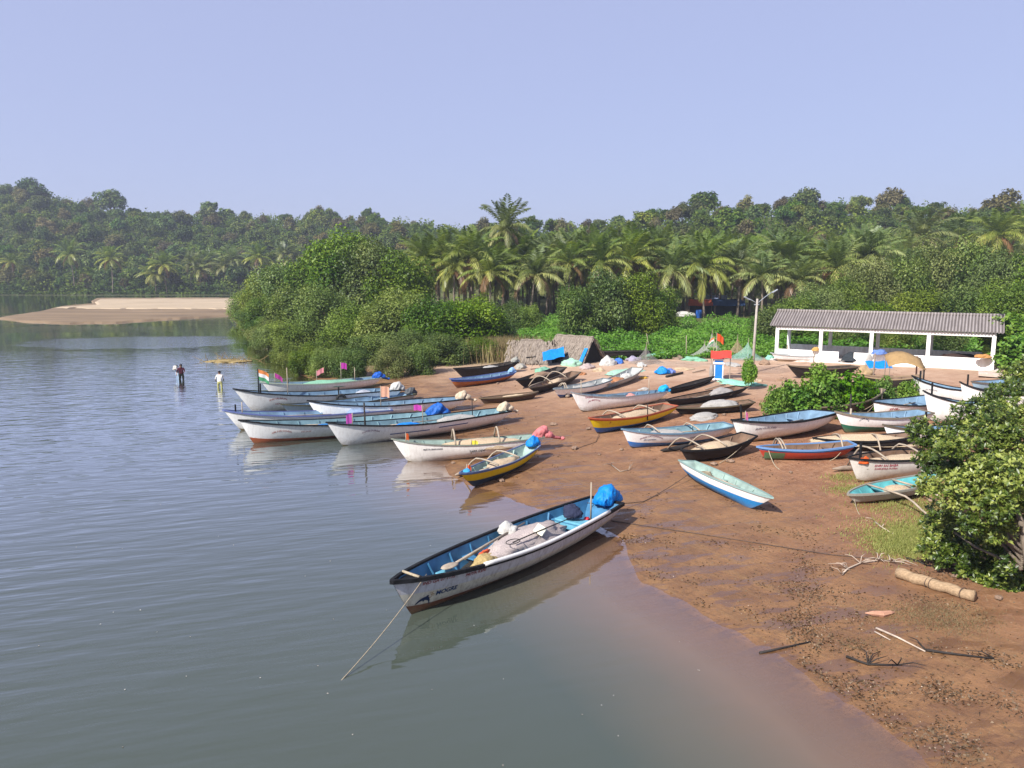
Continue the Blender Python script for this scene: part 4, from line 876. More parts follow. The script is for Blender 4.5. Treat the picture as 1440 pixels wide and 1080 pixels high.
make_boat('b42', 'dugout_canoe', 'slim black dugout lying by the stern of the large white boat', (944,554), (940,548), (998,538), (1007,531), [(1,'tar')], 'dark', 'black', beam=.6, kind='canoe', thw=1, ribs=0, deck=False, **D)
# MOGRE: dolphin, om sign, blue stripe of b7
H = BOATS['mog']
dol = [(0,0),(.03,.05),(.09,.11),(.17,.155),(.25,.165),(.30,.195),(.345,.19),(.335,.15),(.375,.10),(.40,.04),(.405,-.02),(.43,-.075),(.405,-.085),(.385,-.04),(.36,.02),(.31,.055),(.25,.075),(.235,.045),(.205,.03),(.20,.07),(.13,.065),(.06,.02)]
NAVY = simple('navy_sign_paint', lin('182848'), .5, .1)
on_hull(H, dol, [tuple(range(len(dol)))], .995*H.lk, .40*H.hb*.78, 'dolphin_emblem', NAVY)
def ribbon(pts, w):
    V = []; F = []
    for i, (x, y) in enumerate(pts):
        a, b = pts[max(i-1, 0)], pts[min(i+1, len(pts)-1)]; dx, dy = b[0]-a[0], b[1]-a[1]; l = math.hypot(dx, dy) or 1
        V += [(x-dy/l*w, y+dx/l*w), (x+dy/l*w, y-dx/l*w)]
    return V, [(2*i, 2*i+1, 2*i+3, 2*i+2) for i in range(len(pts)-1)]
om = [(.0,.13),(.03,.155),(.06,.14),(.06,.11),(.03,.09),(.065,.075),(.075,.04),(.05,.005),(.015,.01),(0,.03)]
V2, F2 = ribbon(om, .008); q = len(V2); V3, F3 = ribbon([(.065,.085),(.09,.10),(.115,.085),(.12,.05),(.105,.03)], .007); V4, F4 = ribbon([(.06,.165),(.08,.15),(.105,.165)], .006)
on_hull(H, V2+V3+V4, F2+[tuple(i+q for i in f) for f in F3]+[tuple(i+q+len(V3) for i in f) for f in F4], .950*H.lk, .44*H.sheer(.9), 'om_emblem', simple('ochre_sign_paint', lin('a8803c'), .6, .1))
def stripe(H, x0, x1, z, w, colr, k=24):
    P = [(abs(x1-x0)*i/k, 0) for i in range(k+1)]; V2, F2 = ribbon(P, w/2); on_hull(H, V2, F2, max(x0, x1) if H.side > 0 else min(x0, x1), z, 'painted_stripe', simple('stripe_paint_'+colr, lin(colr), .5, .1))
H = BOATS['b7']; stripe(H, .50*H.lk, .74*H.lk, H.hm*.62, .05, '3d568c'); stripe(H, .24*H.lk, .44*H.lk, H.hm*.70, .05, '3d568c')
H = BOATS['b24']                                          # green bow panel
V2, F2 = [], []
P = [(a, c) for a in np.linspace(0, H.lk*.24, 9) for c in np.linspace(0, H.hm*.55, 5)]
on_hull(H, P, [(i*5+j, (i+1)*5+j, (i+1)*5+j+1, i*5+j+1) for i in range(8) for j in range(4)], 1.02*H.lk, H.hm*.24, 'green_bow_panel', paint('1f6b48', .3))
H = BOATS['b17']; P = [(a, c) for a in np.linspace(0, H.lk*.26, 7) for c in np.linspace(0, H.hm*.5, 4)]
on_hull(H, P, [(i*4+j, (i+1)*4+j, (i+1)*4+j+1, i*4+j+1) for i in range(6) for j in range(3)], 1.03*H.lk, H.hm*.32, 'blue_bow_panel', paint('8fb8d6', .3))
# ------------------------------------------------------------------ things lying in, hanging on and standing by the boats
TARP = cloth_mat('blue_tarp', '0f86d8', .15, .45, .2, .7); WHITE_C = cloth_mat('white_cloth', 'c9c6be', .2); BEIGE_C = cloth_mat('beige_cloth', 'c9b79c', .15)
def inboat(H, t, y=0.0, z=None, v=.5):
    p = H.pt(t, v); q = Vector((p.x, y*abs(H.pt(t, 1).y), p.z if z is None else z)); bpy.context.view_layer.update(); return H.root.matrix_world @ q
def head(H): return math.atan2(H.u.y, H.u.x)
def motor(key, label, mat, tail=1.0, sc=1.0, tailmat=None, y=0.0, tilt=-.25):
    H = BOATS[key]; p = inboat(H, -.0, y, H.sheer(0)+.02); p -= H.u*H.so*.4
    r = empty('wrapped_outboard_motor', p, head(H), label, 'outboard motor', 'outboard motors wrapped in cloth')
    s0 = sum(map(ord, key)); b = MB(); pleat_blob(b, (.02, 0, .10), (.34*sc, .26*sc, .34*sc), s0, lean=(-.10, .04)); pleat_blob(b, (-.30*sc, .03, .02), (.24*sc, .22*sc, .22*sc), s0+3, 3); b.build('cover', mat, r, smooth=True)
    if tail > 0:
        q = MB(); q.tube([(-.1, 0, .12), (-.35*tail, .02, .06+tilt*.1), (-.62*tail, 0, tilt*.35), (-.95*tail, .02, tilt*.6)], [.13*sc, .10*sc, .075, .06], 8); q.build('shaft_wrap', tailmat or mat, r, smooth=True)
        q = MB(); q.blob((-1.0*tail, .02, tilt*.62), (.12, .10, .08), .3, 2, 3, 2); q.build('propeller_wrap', tailmat or mat, r, smooth=True)
    return r
motor('mog', 'bright blue tarp covered motor on the MOGRE boat stern', TARP, 0, 1.25, tilt=0)
motor('b7', 'beige wrapped motor on the blue striped white boat', BEIGE_C, .8)
motor('b8', 'pink red cloth wrapped motor tilted behind a white boat', cloth_mat('pink_print_cloth', 'd07878', .15), 1.0)
motor('b1', 'white wrapped motor sagging at the stern of the tricolour boat', WHITE_C, .7, 1.1)
motor('b4', 'whitish wrapped motor with its tail over the mud', BEIGE_C, .8)
motor('b6', 'dark blue tarp wrapped motor behind the orange bottomed boat', cloth_mat('dark_blue_tarp', '1b62b8', .1, .5, .3, .8), 0, 1.35)
motor('b9', 'round blue tarp wrapped motor on the small yellow boat', TARP, .35, .9)
motor('b11', 'grey wrapped motor on the black boat near the mangroves', cloth_mat('grey_cloth', '9a9a90', .1), 0, .8)
motor('b12', 'pale blue wrapped motor on the orange brown boat', cloth_mat('pale_blue_cloth', '8fb4d8', .2), 0, .7)
motor('b2', 'bunched blue tarp on the motor before the mangroves', cloth_mat('bunched_blue_tarp', '1f5fbe', .1, .5, .3, .8), .8, 1.0)
motor('b18', 'small round turquoise tarp on the large white boat motor', cloth_mat('turquoise_tarp', '18a0d8', .1, .45), 0, .85)
motor('b3', 'dark cloth wrapped motor between the moored boats', cloth_mat('charcoal_cloth', '55585a', .1), 0, .9)
def heap(name, label, p, r, mat, seed, cat='net', rz=0.0, amp=.35, group=None, fold=.15, freq=1.3):
    b = MB(); b.blob((0, 0, 0), r, amp, freq, seed, 4, -.12*r[2], fold=fold)
    o = b.build(name, mat, smooth=True); o.location = p; o.rotation_euler[2] = rz; return tag(o, label, cat, group)
N_PINK = net_mat('pale_mauve_net', 'b9aba4'); N_TAN = net_mat('tan_net', 'c2ab8c'); N_KHAKI = net_mat('khaki_rope_pile', 'b59d68', scale=16); N_GREEN = net_mat('green_net', '7fb294'); N_WHITE = net_mat('white_net', 'aaa69f'); N_BROWN = net_mat('brown_net', '9a7d64')
H = BOATS['mog']; hz = head(H)
heap('fishing_net', 'large mauve grey net heaped amidships in the MOGRE boat', inboat(H, .42, -.12*H.side, .52), (1.75, .56, .42), N_PINK, 5, rz=hz, amp=.26, fold=.12, freq=2.0)
heap('rope_pile', 'khaki rope pile in the fore part of the MOGRE boat', inboat(H, .665, .10*H.side, .56), (.55, .32, .26), N_KHAKI, 9, 'rope', hz+.4, .3)
heap('white_sack', 'crumpled white sack at the far rail of the MOGRE boat', inboat(H, .45, -.66*H.side, .86), (.26, .22, .26), WHITE_C, 4, 'sack', 0, .3)
heap('orange_cloth', 'orange cloth tucked under poles in the MOGRE boat', inboat(H, .60, -.45*H.side, .58), (.26, .14, .13), cloth_mat('orange_cloth', 'd8623a', .2), 7, 'cloth', hz)
heap('fishing_net', 'dark heap standing for clutter and shade along the far side of the MOGRE boat', inboat(H, .58, -.42*H.side, .40), (1.1, .22, .20), net_mat('dark_clutter_shade', '2a2826'), 3, rz=hz, amp=.3); heap('navy_jacket', 'navy jacket draped over the stern thwart of the MOGRE boat', inboat(H, .165, -.10*H.side, .82), (.30, .28, .30), cloth_mat('navy_cloth', '2c3148', .05, .9), 8, 'jacket', hz, .3)  # first heap: near-black lump painting in clutter and shade at the far side
heap('red_bundle', 'small red bundle beneath the stern bench of the MOGRE boat', inboat(H, .13, .30*H.side, .60), (.14, .11, .12), cloth_mat('red_cloth', 'c03440', .1), 2, 'bundle', hz)
b = MB(); b.box((0, 0, 0), (.44, .30, .05), bev=.02); o = b.build('foam_board', simple('cream_foam', lin('e8e2c8'), .8, .08)); o.location = inboat(H, .40, .30*H.side, .98); o.rotation_euler = (R(28)*-H.side*1, R(10), hz+.3); tag(o, 'cream foam board tilted on the mauve net of the MOGRE boat', 'board')
def pole(name, a, c, r, mat, label, cat='pole', group=None, n=6):
    a, c = Vector(a), Vector(c); b = MB(); b.tube([Vector(), (c-a)*.5+Vector((0, 0, .01)), c-a], [r, r*.92, r*.8], n); o = b.build(name, mat, smooth=True); o.location = a; return tag(o, label, cat, group)
o = pole('oar', inboat(H, .80, -.10*H.side, .86), inboat(H, .40, -.60*H.side, .90), .035, BAMBOO, 'wooden oar with a round blade laid along the MOGRE boat', 'oar')
b = MB(); b.blob((0, 0, .02), (.30, .15, .035), .1, 1, 3, 2); q = b.build('blade', BAMBOO, o, smooth=True); q.rotation_euler[2] = hz
pole('bamboo_pole', inboat(H, .72, -.30*H.side, .80), inboat(H, .36, -.62*H.side, .93), .028, BAMBOO, 'thin bamboo pole beside the oar in the MOGRE boat')
pole('bamboo_pole', inboat(H, .10, .28*H.side, .45), inboat(H, .10, .28*H.side, 1.75), .03, BAMBOO, 'upright stick in front of the bright blue tarp')
o = pole('landing_net', inboat(H, .55, .28*H.side, .95), inboat(H, .24, .50*H.side, 1.02), .018, WOOD_DARK, 'hand net with a dark hoop lying on the mauve net heap', 'hand net')
b = MB(); b.tube([(math.cos(k)*.24-.0, math.sin(k)*.15, .02) for k in np.linspace(0, 6.283, 17)], .012, 5); q = b.build('hoop', WOOD_DARK, o); q.rotation_euler[2] = hz
for k, (t0, h) in enumerate([(.80, .60), (.185, .66)]):        # bench boxes of the big boat
    p = H.pt(t0, .80); p2 = H.pt(t0+.05, .42); b = MB(); b.box((p.x, 0, p.z-.13), (.5, 2*abs(p2.y)-.10, .26), bev=.02); b.build('bench', simple('bench_paint', lin('5f9cb0' if k == 0 else '6f9ca0'), .6, .2), H.root)
heap('fishing_net', 'long cream net laid in the pale green lined boat', inboat(BOATS['b8'], .40, .1, .50), (1.9, .50, .34), N_TAN, 12, rz=head(BOATS['b8']), amp=.2)
for k, t0 in enumerate((.62, .30)):
    Hh = BOATS['b8']; b = MB(); b.tube([Hh.pt(t0, 1, 1)*Vector((1, q, 1))+Vector((0, 0, .05+.55*math.sin(math.pi*(1-q)/2))) for q in np.linspace(1, -1, 9)], .04, 6); b.build('bent_boom', BAMBOO, Hh.root, smooth=True)
for key, lb, mt, t0, rr, sd in [('b2','green net spread over the farthest moored boat',N_GREEN,.45,(2.3,.65,.36),21),('b7','white net in the blue striped boat',N_WHITE,.27,(1.2,.5,.3),22),('b7','bright blue tarp folded in the blue striped boat',TARP,.60,(.9,.45,.22),23),
   ('b6','blue cloth lying in the orange bottomed boat',cloth_mat('cloth_blue_low','2f7fc0'),.62,(.6,.4,.2),24),('b6','white bundle in the orange bottomed boat',WHITE_C,.5,(.3,.28,.22),25),('b5','crumpled pale tarp in the blue railed boat',cloth_mat('pale_tarp','93a8c4'),.18,(.75,.5,.34),26),
   ('b1','greyish plastic heap in the tricolour boat',cloth_mat('plastic_grey','b8bcc4'),.22,(.6,.4,.32),27),('b9','tangled net filling the small yellow boat',N_TAN,.42,(1.1,.38,.24),28),('b13','tan net heaped over the black boat by the huts',N_BROWN,.5,(1.4,.5,.34),29),
   ('b14','pale net in the black boat with bent booms',N_TAN,.45,(.9,.4,.26),30),('b15','cream net in the dugout canoe',N_TAN,.35,(.8,.26,.18),31),('b16','pale net bundled in the blue bottomed boat by the huts',N_WHITE,.4,(1.1,.42,.26),32),('b17','reddish net in the grey weathered boat',net_mat('rust_net','b07850'),.6,(.8,.42,.26),33),
   ('b17','white bag in the grey weathered boat',WHITE_C,.3,(.4,.34,.28),34),('b18','dark net in the large white boat',net_mat('dark_net','4c5258'),.52,(.7,.45,.26),35),('b18','white and red float bundle in the large white boat',net_mat('red_white_bundle','c88a80'),.34,(.35,.3,.26),36),
   ('b19','cream net filling the yellow boat with a red rail',N_TAN,.45,(1.8,.52,.32),37),('b20','pale net in the fore part of the arched name boat',N_WHITE,.62,(.9,.45,.26),38),('b21','tan net piled in the black outrigger boat',N_TAN,.45,(1.3,.48,.3),39),
   ('b25','tan net draped over the black boat behind the red one',N_TAN,.42,(2.0,.55,.34),40),('b26','cream net stretched in the orange cloth boat',N_TAN,.45,(1.8,.6,.3),41),('b40','white net heap on the lower black boat',N_WHITE,.36,(1.0,.5,.42),42),('b39','grey net heap on the upper black boat',net_mat('grey_net','a09a94'),.25,(.9,.45,.34),43),
   ('b27','pale sand coloured net in the teal lined boat',N_TAN,.45,(.6,.3,.14),44),('b11','whitish net in the black boat near the mangroves',N_WHITE,.35,(.9,.42,.26),45)]:
    Hh = BOATS[key]; heap('cloth_bundle' if 'net' not in lb else 'fishing_net', lb, inboat(Hh, t0, 0, Hh.sheer(t0)*.66), rr, mt, sd, 'net' if 'net' in lb else 'bundle', head(Hh), .25)
H = BOATS['b26']; heap('orange_cloth', 'orange plastic cloth hung over the white bow', inboat(H, .93, H.side*1.0, H.sheer(.93)*.86), (.17, .10, .20), cloth_mat('orange_plastic', 'e06428', .3), 6, 'cloth')
H = BOATS['b9']; heap('cloth_knot', 'light blue cloth knotted round the yellow boat stem', inboat(H, .99, 0, H.hb*.96), (.12, .10, .11), cloth_mat('knot_blue', '3b96c8', .1), 6, 'cloth')
b = MB(); Hh = BOATS['b1']; b.tube([(math.cos(k)*.26, 0, math.sin(k)*.26) for k in np.linspace(0, 6.283, 21)], .085, 8); o = b.build('tyre_fender', simple('tyre_rubber', (.02, .02, .02), .8, .2), smooth=True); o.location = inboat(Hh, .42, Hh.side*1.13, Hh.hm*.72); o.rotation_euler[2] = head(Hh); tag(o, 'black tyre hung on the tricolour boat side as a fender', 'tyre')
# flags
def flag(p, h, cols, label, w=.42, fh=.34, rz=0.0, droop=.15, pm=BAMBOO, lean=0.0, pr=.022):
    r = empty('flag', p, rz, label, 'flag', 'flags on the boats'); b = MB(); b.tube([(0, 0, -.3), (lean*.5, 0, h*.5), (lean, 0, h)], [pr*1.2, pr, pr*.8], 6); b.build('pole', pm, r, smooth=True)
    n = 9; b = MB(); m = len(cols); P = [[Vector((lean+.01+w*i/n, .05*math.sin(i*1.1+j*.4)*(i/n), h-.02-fh*j/(m*2)-droop*(i/n)**1.3-.02*math.sin(i*.9))) for j in range(m*2+1)] for i in range(n+1)]
    b.grid(P); q = b.build('cloth', [cloth_mat('flag_cloth_'+c, c, .4, .8, .05, .1) for c in cols], r, fix=False, smooth=True)
    for k, pl in enumerate(q.data.polygons): pl.material_index = min((k % (m*2))//2, m-1)
    return r
def fl(key, t, y, *a, **k): H = BOATS[key]; return flag(inboat(H, t, y, H.sheer(t)*.9), *a, **k)
fl('b1', .90, 0, 1.45, ['e08a4a', 'e8e6e0', '4f9a6a'], 'orange white and green tricolour flag at the bow of a white boat', w=.62, fh=.62, droop=.28, pm=BLACK, pr=.035)
fl('b2', .92, -.3, .75, ['a83a88'], 'magenta pennant drooping behind the tricolour', w=.5, fh=.3, droop=.35)
fl('b2', .30, -.5, 1.35, ['b83aa0'], 'magenta square flag in front of the dark mangrove', w=.40, fh=.42, droop=.08)
fl('b2', .55, -.3, .9, ['d88a90'], 'pink cloth pennant over the green net', w=.5, fh=.34, droop=-.25)
fl('b4', .55, .2, 1.15, ['e8b090'], 'peach square flag on a mast over the moored boats', w=.48, fh=.6, droop=.05)
fl('b7', .90, .2, .62, ['b04aa0'], 'magenta flag over the bow with the black mast', w=.30, fh=.46, droop=.12, rz=3.1)
fl('b7', .48, -.2, .85, ['c848a8'], 'bright pink flag above the blue tarp', w=.42, fh=.28, droop=-.02, rz=3.0, lean=.05)
fl('b8', .95, 0, .42, ['e8733a'], 'small orange flag at the bow of the pale green lined boat', w=.12, fh=.28, droop=.05)
fl('b8', .50, .8, .3, ['e8dc50'], 'small yellow pennant at the white boat rail', w=.28, fh=.2, droop=.05)
fl('b9', .97, 0, .34, ['e0623a'], 'orange pennant on the bow of the small yellow boat', w=.16, fh=.26, droop=.1, lean=-.05)
fl('b22', .92, .4, .55, ['e078a8'], 'pink ribbon on the post of the big empty boat', w=.10, fh=.34, droop=.1)
H = BOATS['b7']; pole('mast', inboat(H, .83, 0, .3), inboat(H, .83, 0, H.sheer(.83)+1.0), .05, WOOD_DARK, 'stout dark mast near the bow of the blue striped boat', 'mast')
for key, t, y, h, lb in [('b1',.72,-.7,1.5,'tall thin pole at the far rail of the tricolour boat'),('b18',.93,.0,.75,'bamboo stake in the bow of the large white boat'),('b18',.12,-.2,.8,'thin rod by the turquoise tarp'),('b19',.42,1.0,.6,'dark stake at the rail of the red railed boat'),
    ('b7',.16,-.4,.75,'thin dark rod beside the beige motor'),('b5',.93,.2,.5,'short post at the bow of the blue railed boat'),('b2',.2,.3,.9,'pale stake at the stern of the net covered boat')]:
    H = BOATS[key]; pole('boat_pole', inboat(H, t, y, H.sheer(t)*.6), inboat(H, t, y, H.sheer(t)+h), .03, BAMBOO if 'dark' not in lb else WOOD_DARK, lb, 'pole')

# ropes, stones, driftwood
def rope(pts, label, r=.014, mat=ROPE, name='mooring_rope', sag=0.0, n=14):
    P = [Vector(p) for p in pts]; out = []
    for i in range(len(P)-1):
        for k in range(n if i == len(P)-2 else n): 
            f = k/n; q = P[i].lerp(P[i+1], f); q.z -= sag*4*f*(1-f); out.append(q)
    out.append(P[-1]); o0 = out[0]; b = MB(); b.tube([q-o0 for q in out], r, 5); o = b.build(name, mat, smooth=True); o.location = o0; return tag(o, label, 'rope')
def gp(px, py, dz=.02): p = at(px, py, True); p.z += dz; return p
H = BOATS['mog']; rope([inboat(H, .93, H.side*.95, H.sheer(.93)+.05), gp(470, 964, -.05)], 'pale anchor rope running from the MOGRE bow into the water', .011, sag=.10)
b = MB(); Hh = H; b.tube([Hh.pt(.93, 1, s)*Vector((1, s_, 1))+Vector((.0, 0, .07)) for s, s_ in ((1, 1), (1, .3), (-1, .3), (-1, 1))], .035, 6); b.build('rope_lashing', ROPE, H.root, smooth=True)
rope([inboat(H, .02, -.6*H.side, H.hs), gp(905, 706), gp(968, 676, .25)], 'dark rope from the MOGRE stern up to the small blue and white boat', .014, ROPE_DARK, sag=.05)
rope([gp(860, 733), gp(960, 748), gp(1075, 766), gp(1170, 781), gp(1262, 790), gp(1335, 792)], 'long dark rope lying across the wet mud', .014, ROPE_DARK)
H = BOATS['b21']; rope([inboat(H, .06, H.side, H.hs), gp(1012, 652)], 'rope from the black outrigger boat down to a stone', .015, sag=.1)
H = BOATS['b24']; rope([inboat(H, .93, H.side, H.hb*.9), gp(1095, 660), gp(1112, 665)], 'pale rope curling from the green bow onto the mud', .018, sag=.15); rope([inboat(H, .08, H.side, H.hs*.95), gp(1168, 648), gp(1150, 652)], 'rope hanging from the red boat stern', .014, sag=.1)
H = BOATS['b27']; rope([inboat(H, .97, 0, H.hb*.6), gp(1207, 722), gp(1220, 733)], 'thin rope trailing from the teal lined boat', .012, sag=.05)
for k, (c0, c1, lb) in enumerate([((1228,566),(1198,582),'mooring rope from the red marked bow to the rubble wall'),((1226,570),(1213,584),'second shorter rope beside the red marked bow')]): 
    H = BOATS['b30']; rope([inboat(H, .98, 0, H.hb*.95), gp(*c1)], lb, .015, sag=.1)
H = BOATS['b19']; rope([inboat(H, .95, H.side, .1), gp(838, 622), gp(812, 631)], 'thin mooring rope lying before the yellow boat', .012, ROPE_DARK)
STONE = simple('laterite_stone', (.24, .16, .11), .9, .4, 6, .8, .03)
for i, (px, py, s, lb) in enumerate([(778,598,.17,'rounded stone on the mud behind the pink wrapped motor'),(808,632,.16,'lone stone in front of the red railed boat'),(705,677,.13,'anchor stone under the yellow boat'),(637,652,.10,'small stone hanging in the shallows beside the yellow boat'),(874,633,.10,'pebble stone left of the arched name boat'),
   (1004,654,.16,'stone tied under the black outrigger boat'),(1027,650,.15,'stone beside the rope under the black outrigger boat'),(828,604,.13,'stone behind the red railed bow'),(1112,665,.08,'stone at the end of the pale rope'),(1345,812,.10,'pale stone beside the big log'),(1404,842,.10,'white stone under the big mangrove'),
   (975,590,.14,'stone before the white net heap'),(1000,585,.13,'reddish stone under the lower black boat'),(1018,584,.12,'small stone beneath the lower black boat stern'),(700,540,.13,'dark stone beside the orange brown boat'),(1310,705,.14,'stone by the outrigger float'),(843,640,.07,'small stone on the open mud')]):
    p = at(px, py); heap('stone', lb, p+Vector((0, 0, s*.25)), (s, s*.8, s*.6), STONE, i+60, 'stone', i, .4, 'loose stones on the beach', .1)
LOGM = simple('barkless_log', (.34, .235, .14), .85, .3, 3, .6, .02, .15, (1, 8, 8))
a, c = at(1262, 812), at(1370, 846); d = c-a; b = MB(); n = 12
b.tube([d*(k/n)+Vector((0, 0, .12+.02*math.sin(k*1.7))) for k in range(n+1)], [.10+.045*(1-k/n*.4)+.008*math.sin(k*2.3) for k in range(n+1)], 12); o = b.build('driftwood_log', LOGM, smooth=True); o.location = a; tag(o, 'thick pale barkless log lying by the big mangrove', 'log')
for k in (.42, .47, .86): 
    q = MB(); q.tube([d*k+Vector((math.cos(x)*.02, math.cos(x)*.135*-.2, .12))+Vector((0, 0, 0)) + (Vector((-d.y, d.x, 0)).normalized()*math.cos(x)+Vector((0, 0, 1))*math.sin(x))*.138 for x in np.linspace(0, 6.283, 13)], .012, 5); q.build('rope_band', ROPE_DARK, o)
def branch(pxs, r, label, mat, twigs=0, lift=.03):
    P = [at(*p)+Vector((0, 0, lift)) for p in pxs]; b = MB(); o0 = P[0].copy(); P = [p-o0 for p in P]; b.tube(P, [r*(1-.5*i/(len(P)-1)) for i in range(len(P))], 6)
    rr = random.Random(len(label))
    for k in range(twigs):
        p = P[rr.randrange(len(P))]; e = p+Vector((rr.uniform(-.5, .5), rr.uniform(-.5, .5), rr.uniform(.02, .22))); b.tube([p, p.lerp(e, .5)+Vector((rr.uniform(-.08, .08), rr.uniform(-.08, .08), .06)), e], [r*.5, r*.4, r*.15], 5)
    o = b.build('driftwood_branch', mat, smooth=True); o.location = o0; return tag(o, label, 'driftwood', 'driftwood on the mud')
PALEW = simple('bleached_branch', (.45, .36, .28), .9, .3, 5, .4)
branch([(1184,810),(1192,802),(1210,794),(1235,790),(1252,792)], .024, 'forked bleached branch curled on the mud near the log', PALEW, 22, .05)
branch([(1232,885),(1262,898),(1301,918)], .028, 'straight pale stick pointing at the picture corner', PALEW); branch([(1302,916),(1345,922),(1398,928)], .03, 'dark thin stick on the mud below the straight one', WOOD_DARK, 2)
branch([(1068,920),(1100,913),(1140,904)], .028, 'dark stick at the edge of the water', WOOD_DARK); branch([(1190,925),(1220,936),(1262,937)], .03, 'dark rotten branch on the wet mud', WOOD_DARK, 6)
branch([(1230,735),(1240,743),(1256,752)], .03, 'pale fallen branch beside the grass tuft', PALEW, 2); branch([(1274,786),(1290,790),(1305,797)], .03, 'dark stick behind the big log', WOOD_DARK)
branch([(1230,890),(1252,902)], .02, 'short pale stick beside the straight one', PALEW); branch([(860,655),(872,664),(884,662)], .03, 'curled driftwood root on the open mud', WOOD, 4)
b = MB(); p = at(1240, 866); b.tube([(-.35, .08, .03), (-.2, 0, .06), (0, -.02, .05), (.22, .04, .06), (.34, .1, .04)], [.01, .06, .075, .05, .015], 7); o = b.build('palm_sheath', simple('pink_brown_sheath', (.42, .22, .14), .8, .2)); o.location = p; tag(o, 'pinkish brown fallen palm sheath on the wet mud', 'palm sheath')

n = 70; fx = rng.uniform(-150, 1000, n); fy = 620+rng.uniform(0, 1, n)**1.4*460; XY = np.array([on_z(a, c) for a, c in zip(fx, fy)]); ok = sdist(XY[:, 0], XY[:, 1]) < -.6; XY = XY[ok]
V, F, T = leaf_quads(np.column_stack([XY, np.full(len(XY), .012)]), rng.normal(size=(len(XY), 3))*.1+np.array([0, 0, 1.]), .034, .8, rng, rng.uniform(0, 1, len(XY)))
tag(link('floating_flecks', np_mesh('floating_flecks', V, F, [leaf_mat('foam_fleck', (.2, .17, .13), (.34, .31, .27), (.55, .54, .5), 0, .8, 0, 0)], {'tint': T})), 'small pale flecks of foam and leaf floating on the river', kind='stuff')

for key, t0, t1, y0, y1, lb in [('b1',.75,.30,-.3,.25,'bamboo pole laid inside the tricolour flag boat'),('b4',.70,.25,.35,-.2,'bamboo pole laid inside the peach flag boat'),('b6',.80,.40,-.4,-.1,'oar shaft laid inside the orange red bottomed boat'),('b5',.85,.35,.2,-.2,'long pole laid inside the blue railed moored boat'),
   ('b7',.70,.35,-.5,-.45,'pole tucked along the far side of the blue striped boat'),('b18',.80,.40,.3,-.2,'pole laid inside the large white boat with the turquoise tarp'),('b16',.75,.25,.2,-.3,'pole laid in the blue bottomed boat near the huts'),('b20',.60,.15,-.3,.2,'pole laid in the boat with the arched name'),
   ('b22',.70,.25,.45,.2,'bamboo pole inside the big empty boat'),('b28',.75,.30,-.3,.2,'pole laid inside the green bottomed boat'),('b30',.70,.25,.3,-.3,'pole laid inside the wide red marked boat'),('b23',.70,.35,.25,-.15,'stick lying in the small aqua lined boat'),('b19',.80,.20,.35,.1,'long pole over the net of the red railed boat'),('b9',.78,.22,-.3,.3,'pole lying across the net of the small yellow boat'),('b39',.80,.25,.4,-.2,'stick on the upper black boat'),('b40',.85,.35,-.4,.2,'stick on the lower black boat')]:
    Hh = BOATS[key]; pole('bamboo_pole', inboat(Hh, t0, y0, Hh.sheer(t0)*.78), inboat(Hh, t1, y1, Hh.sheer(t1)*.82), .032, BAMBOO, lb, 'pole')
for key, t0, y0, lb in [('b1',.86,.1,'coiled rope in the bow of the tricolour flag boat'),('b6',.86,.0,'coiled rope in the bow of the orange red bottomed boat'),('b7',.74,.1,'coiled rope behind the mast of the blue striped boat'),('b18',.84,.0,'coiled rope in the bow of the large white boat'),('b22',.84,.1,'coiled rope in the bow of the big empty boat'),('b28',.85,.0,'coiled rope in the bow of the green bottomed boat'),('b23',.25,.1,'coiled rope in the stern of the small aqua lined boat'),('mog',.86,.0,'coiled rope in the bow of the MOGRE boat')]:
    Hh = BOATS[key]; b = MB(); b.tube([((.24-.02*(k//12))*math.cos(k*.5236), (.20-.02*(k//12))*math.sin(k*.5236), .02+.0035*k) for k in range(49)], .020, 5); o = b.build('rope_coil', ROPE, smooth=True); o.location = inboat(Hh, t0, y0, Hh.sheer(t0)*.55); tag(o, lb, 'rope')
# ------------------------------------------------------------------ the open white shed
def wall_mat(name, col):
    t = NT(name); o = t.obj(); n = t.noise(t.mapping(o, (1.5, 1.5, .5)), 2.2, 6, .65); sep = t.n('ShaderNodeSeparateXYZ', {'Vector': o})
    c = t.mixc(t.ramp(n, [(.45, 0.0), (.75, .6)]), lin(col), lin('b0a596'))
    low = t.math('ADD', sep.outputs[2], t.math('MULTIPLY', t.noise(o, 3, 5), .5))
    c = t.mixc(t.ramp(low, [(.18, .7), (.55, 0.0)]), c, lin('9a7a60'))
    return t.done(t.pbr(c, .85, t.bump(t.noise(o, 14, 4), .2, .01), .15))
LIME = wall_mat('lime_wash', 'eeece6')
pl, prr = at(1089, 506), at(1397, 521.5)
u = Vector((prr.x-pl.x, prr.y-pl.y, 0)); SL = u.length; u /= SL; g0 = min(pl.z, prr.z)
shed = empty('boat_shed', (pl.x, pl.y, g0), math.atan2(u.y, u.x), 'long open white shed with a grey corrugated roof', 'shed')
SW = 5.0; EH = top_z(462, pl.y)-g0; RH = EH+1.25
b = MB(); b.box((SL/2, SW/2, -.05), (SL+.8, SW+.8, .3), bev=.02); b.build('plinth', LIME, shed)
colx = [.12, SL*.228, SL*.468, SL*.722, SL-.12]
for x in colx:
    for y in (.12, SW-.12):
        b = MB(); b.box((x, y, EH/2+.05), (.26, .26, EH-.16), bev=.012); b.build('column', LIME, shed)
for y in (.12, SW-.12): b = MB(); b.box((SL/2, y, EH+.05), (SL, .24, .24), bev=.01); b.build('beam', LIME, shed)
for x in (.12, SL-.12): b = MB(); b.box((x, SW/2, EH+.05), (.22, SW-.50, .23), bev=.01); b.build('beam', LIME, shed)
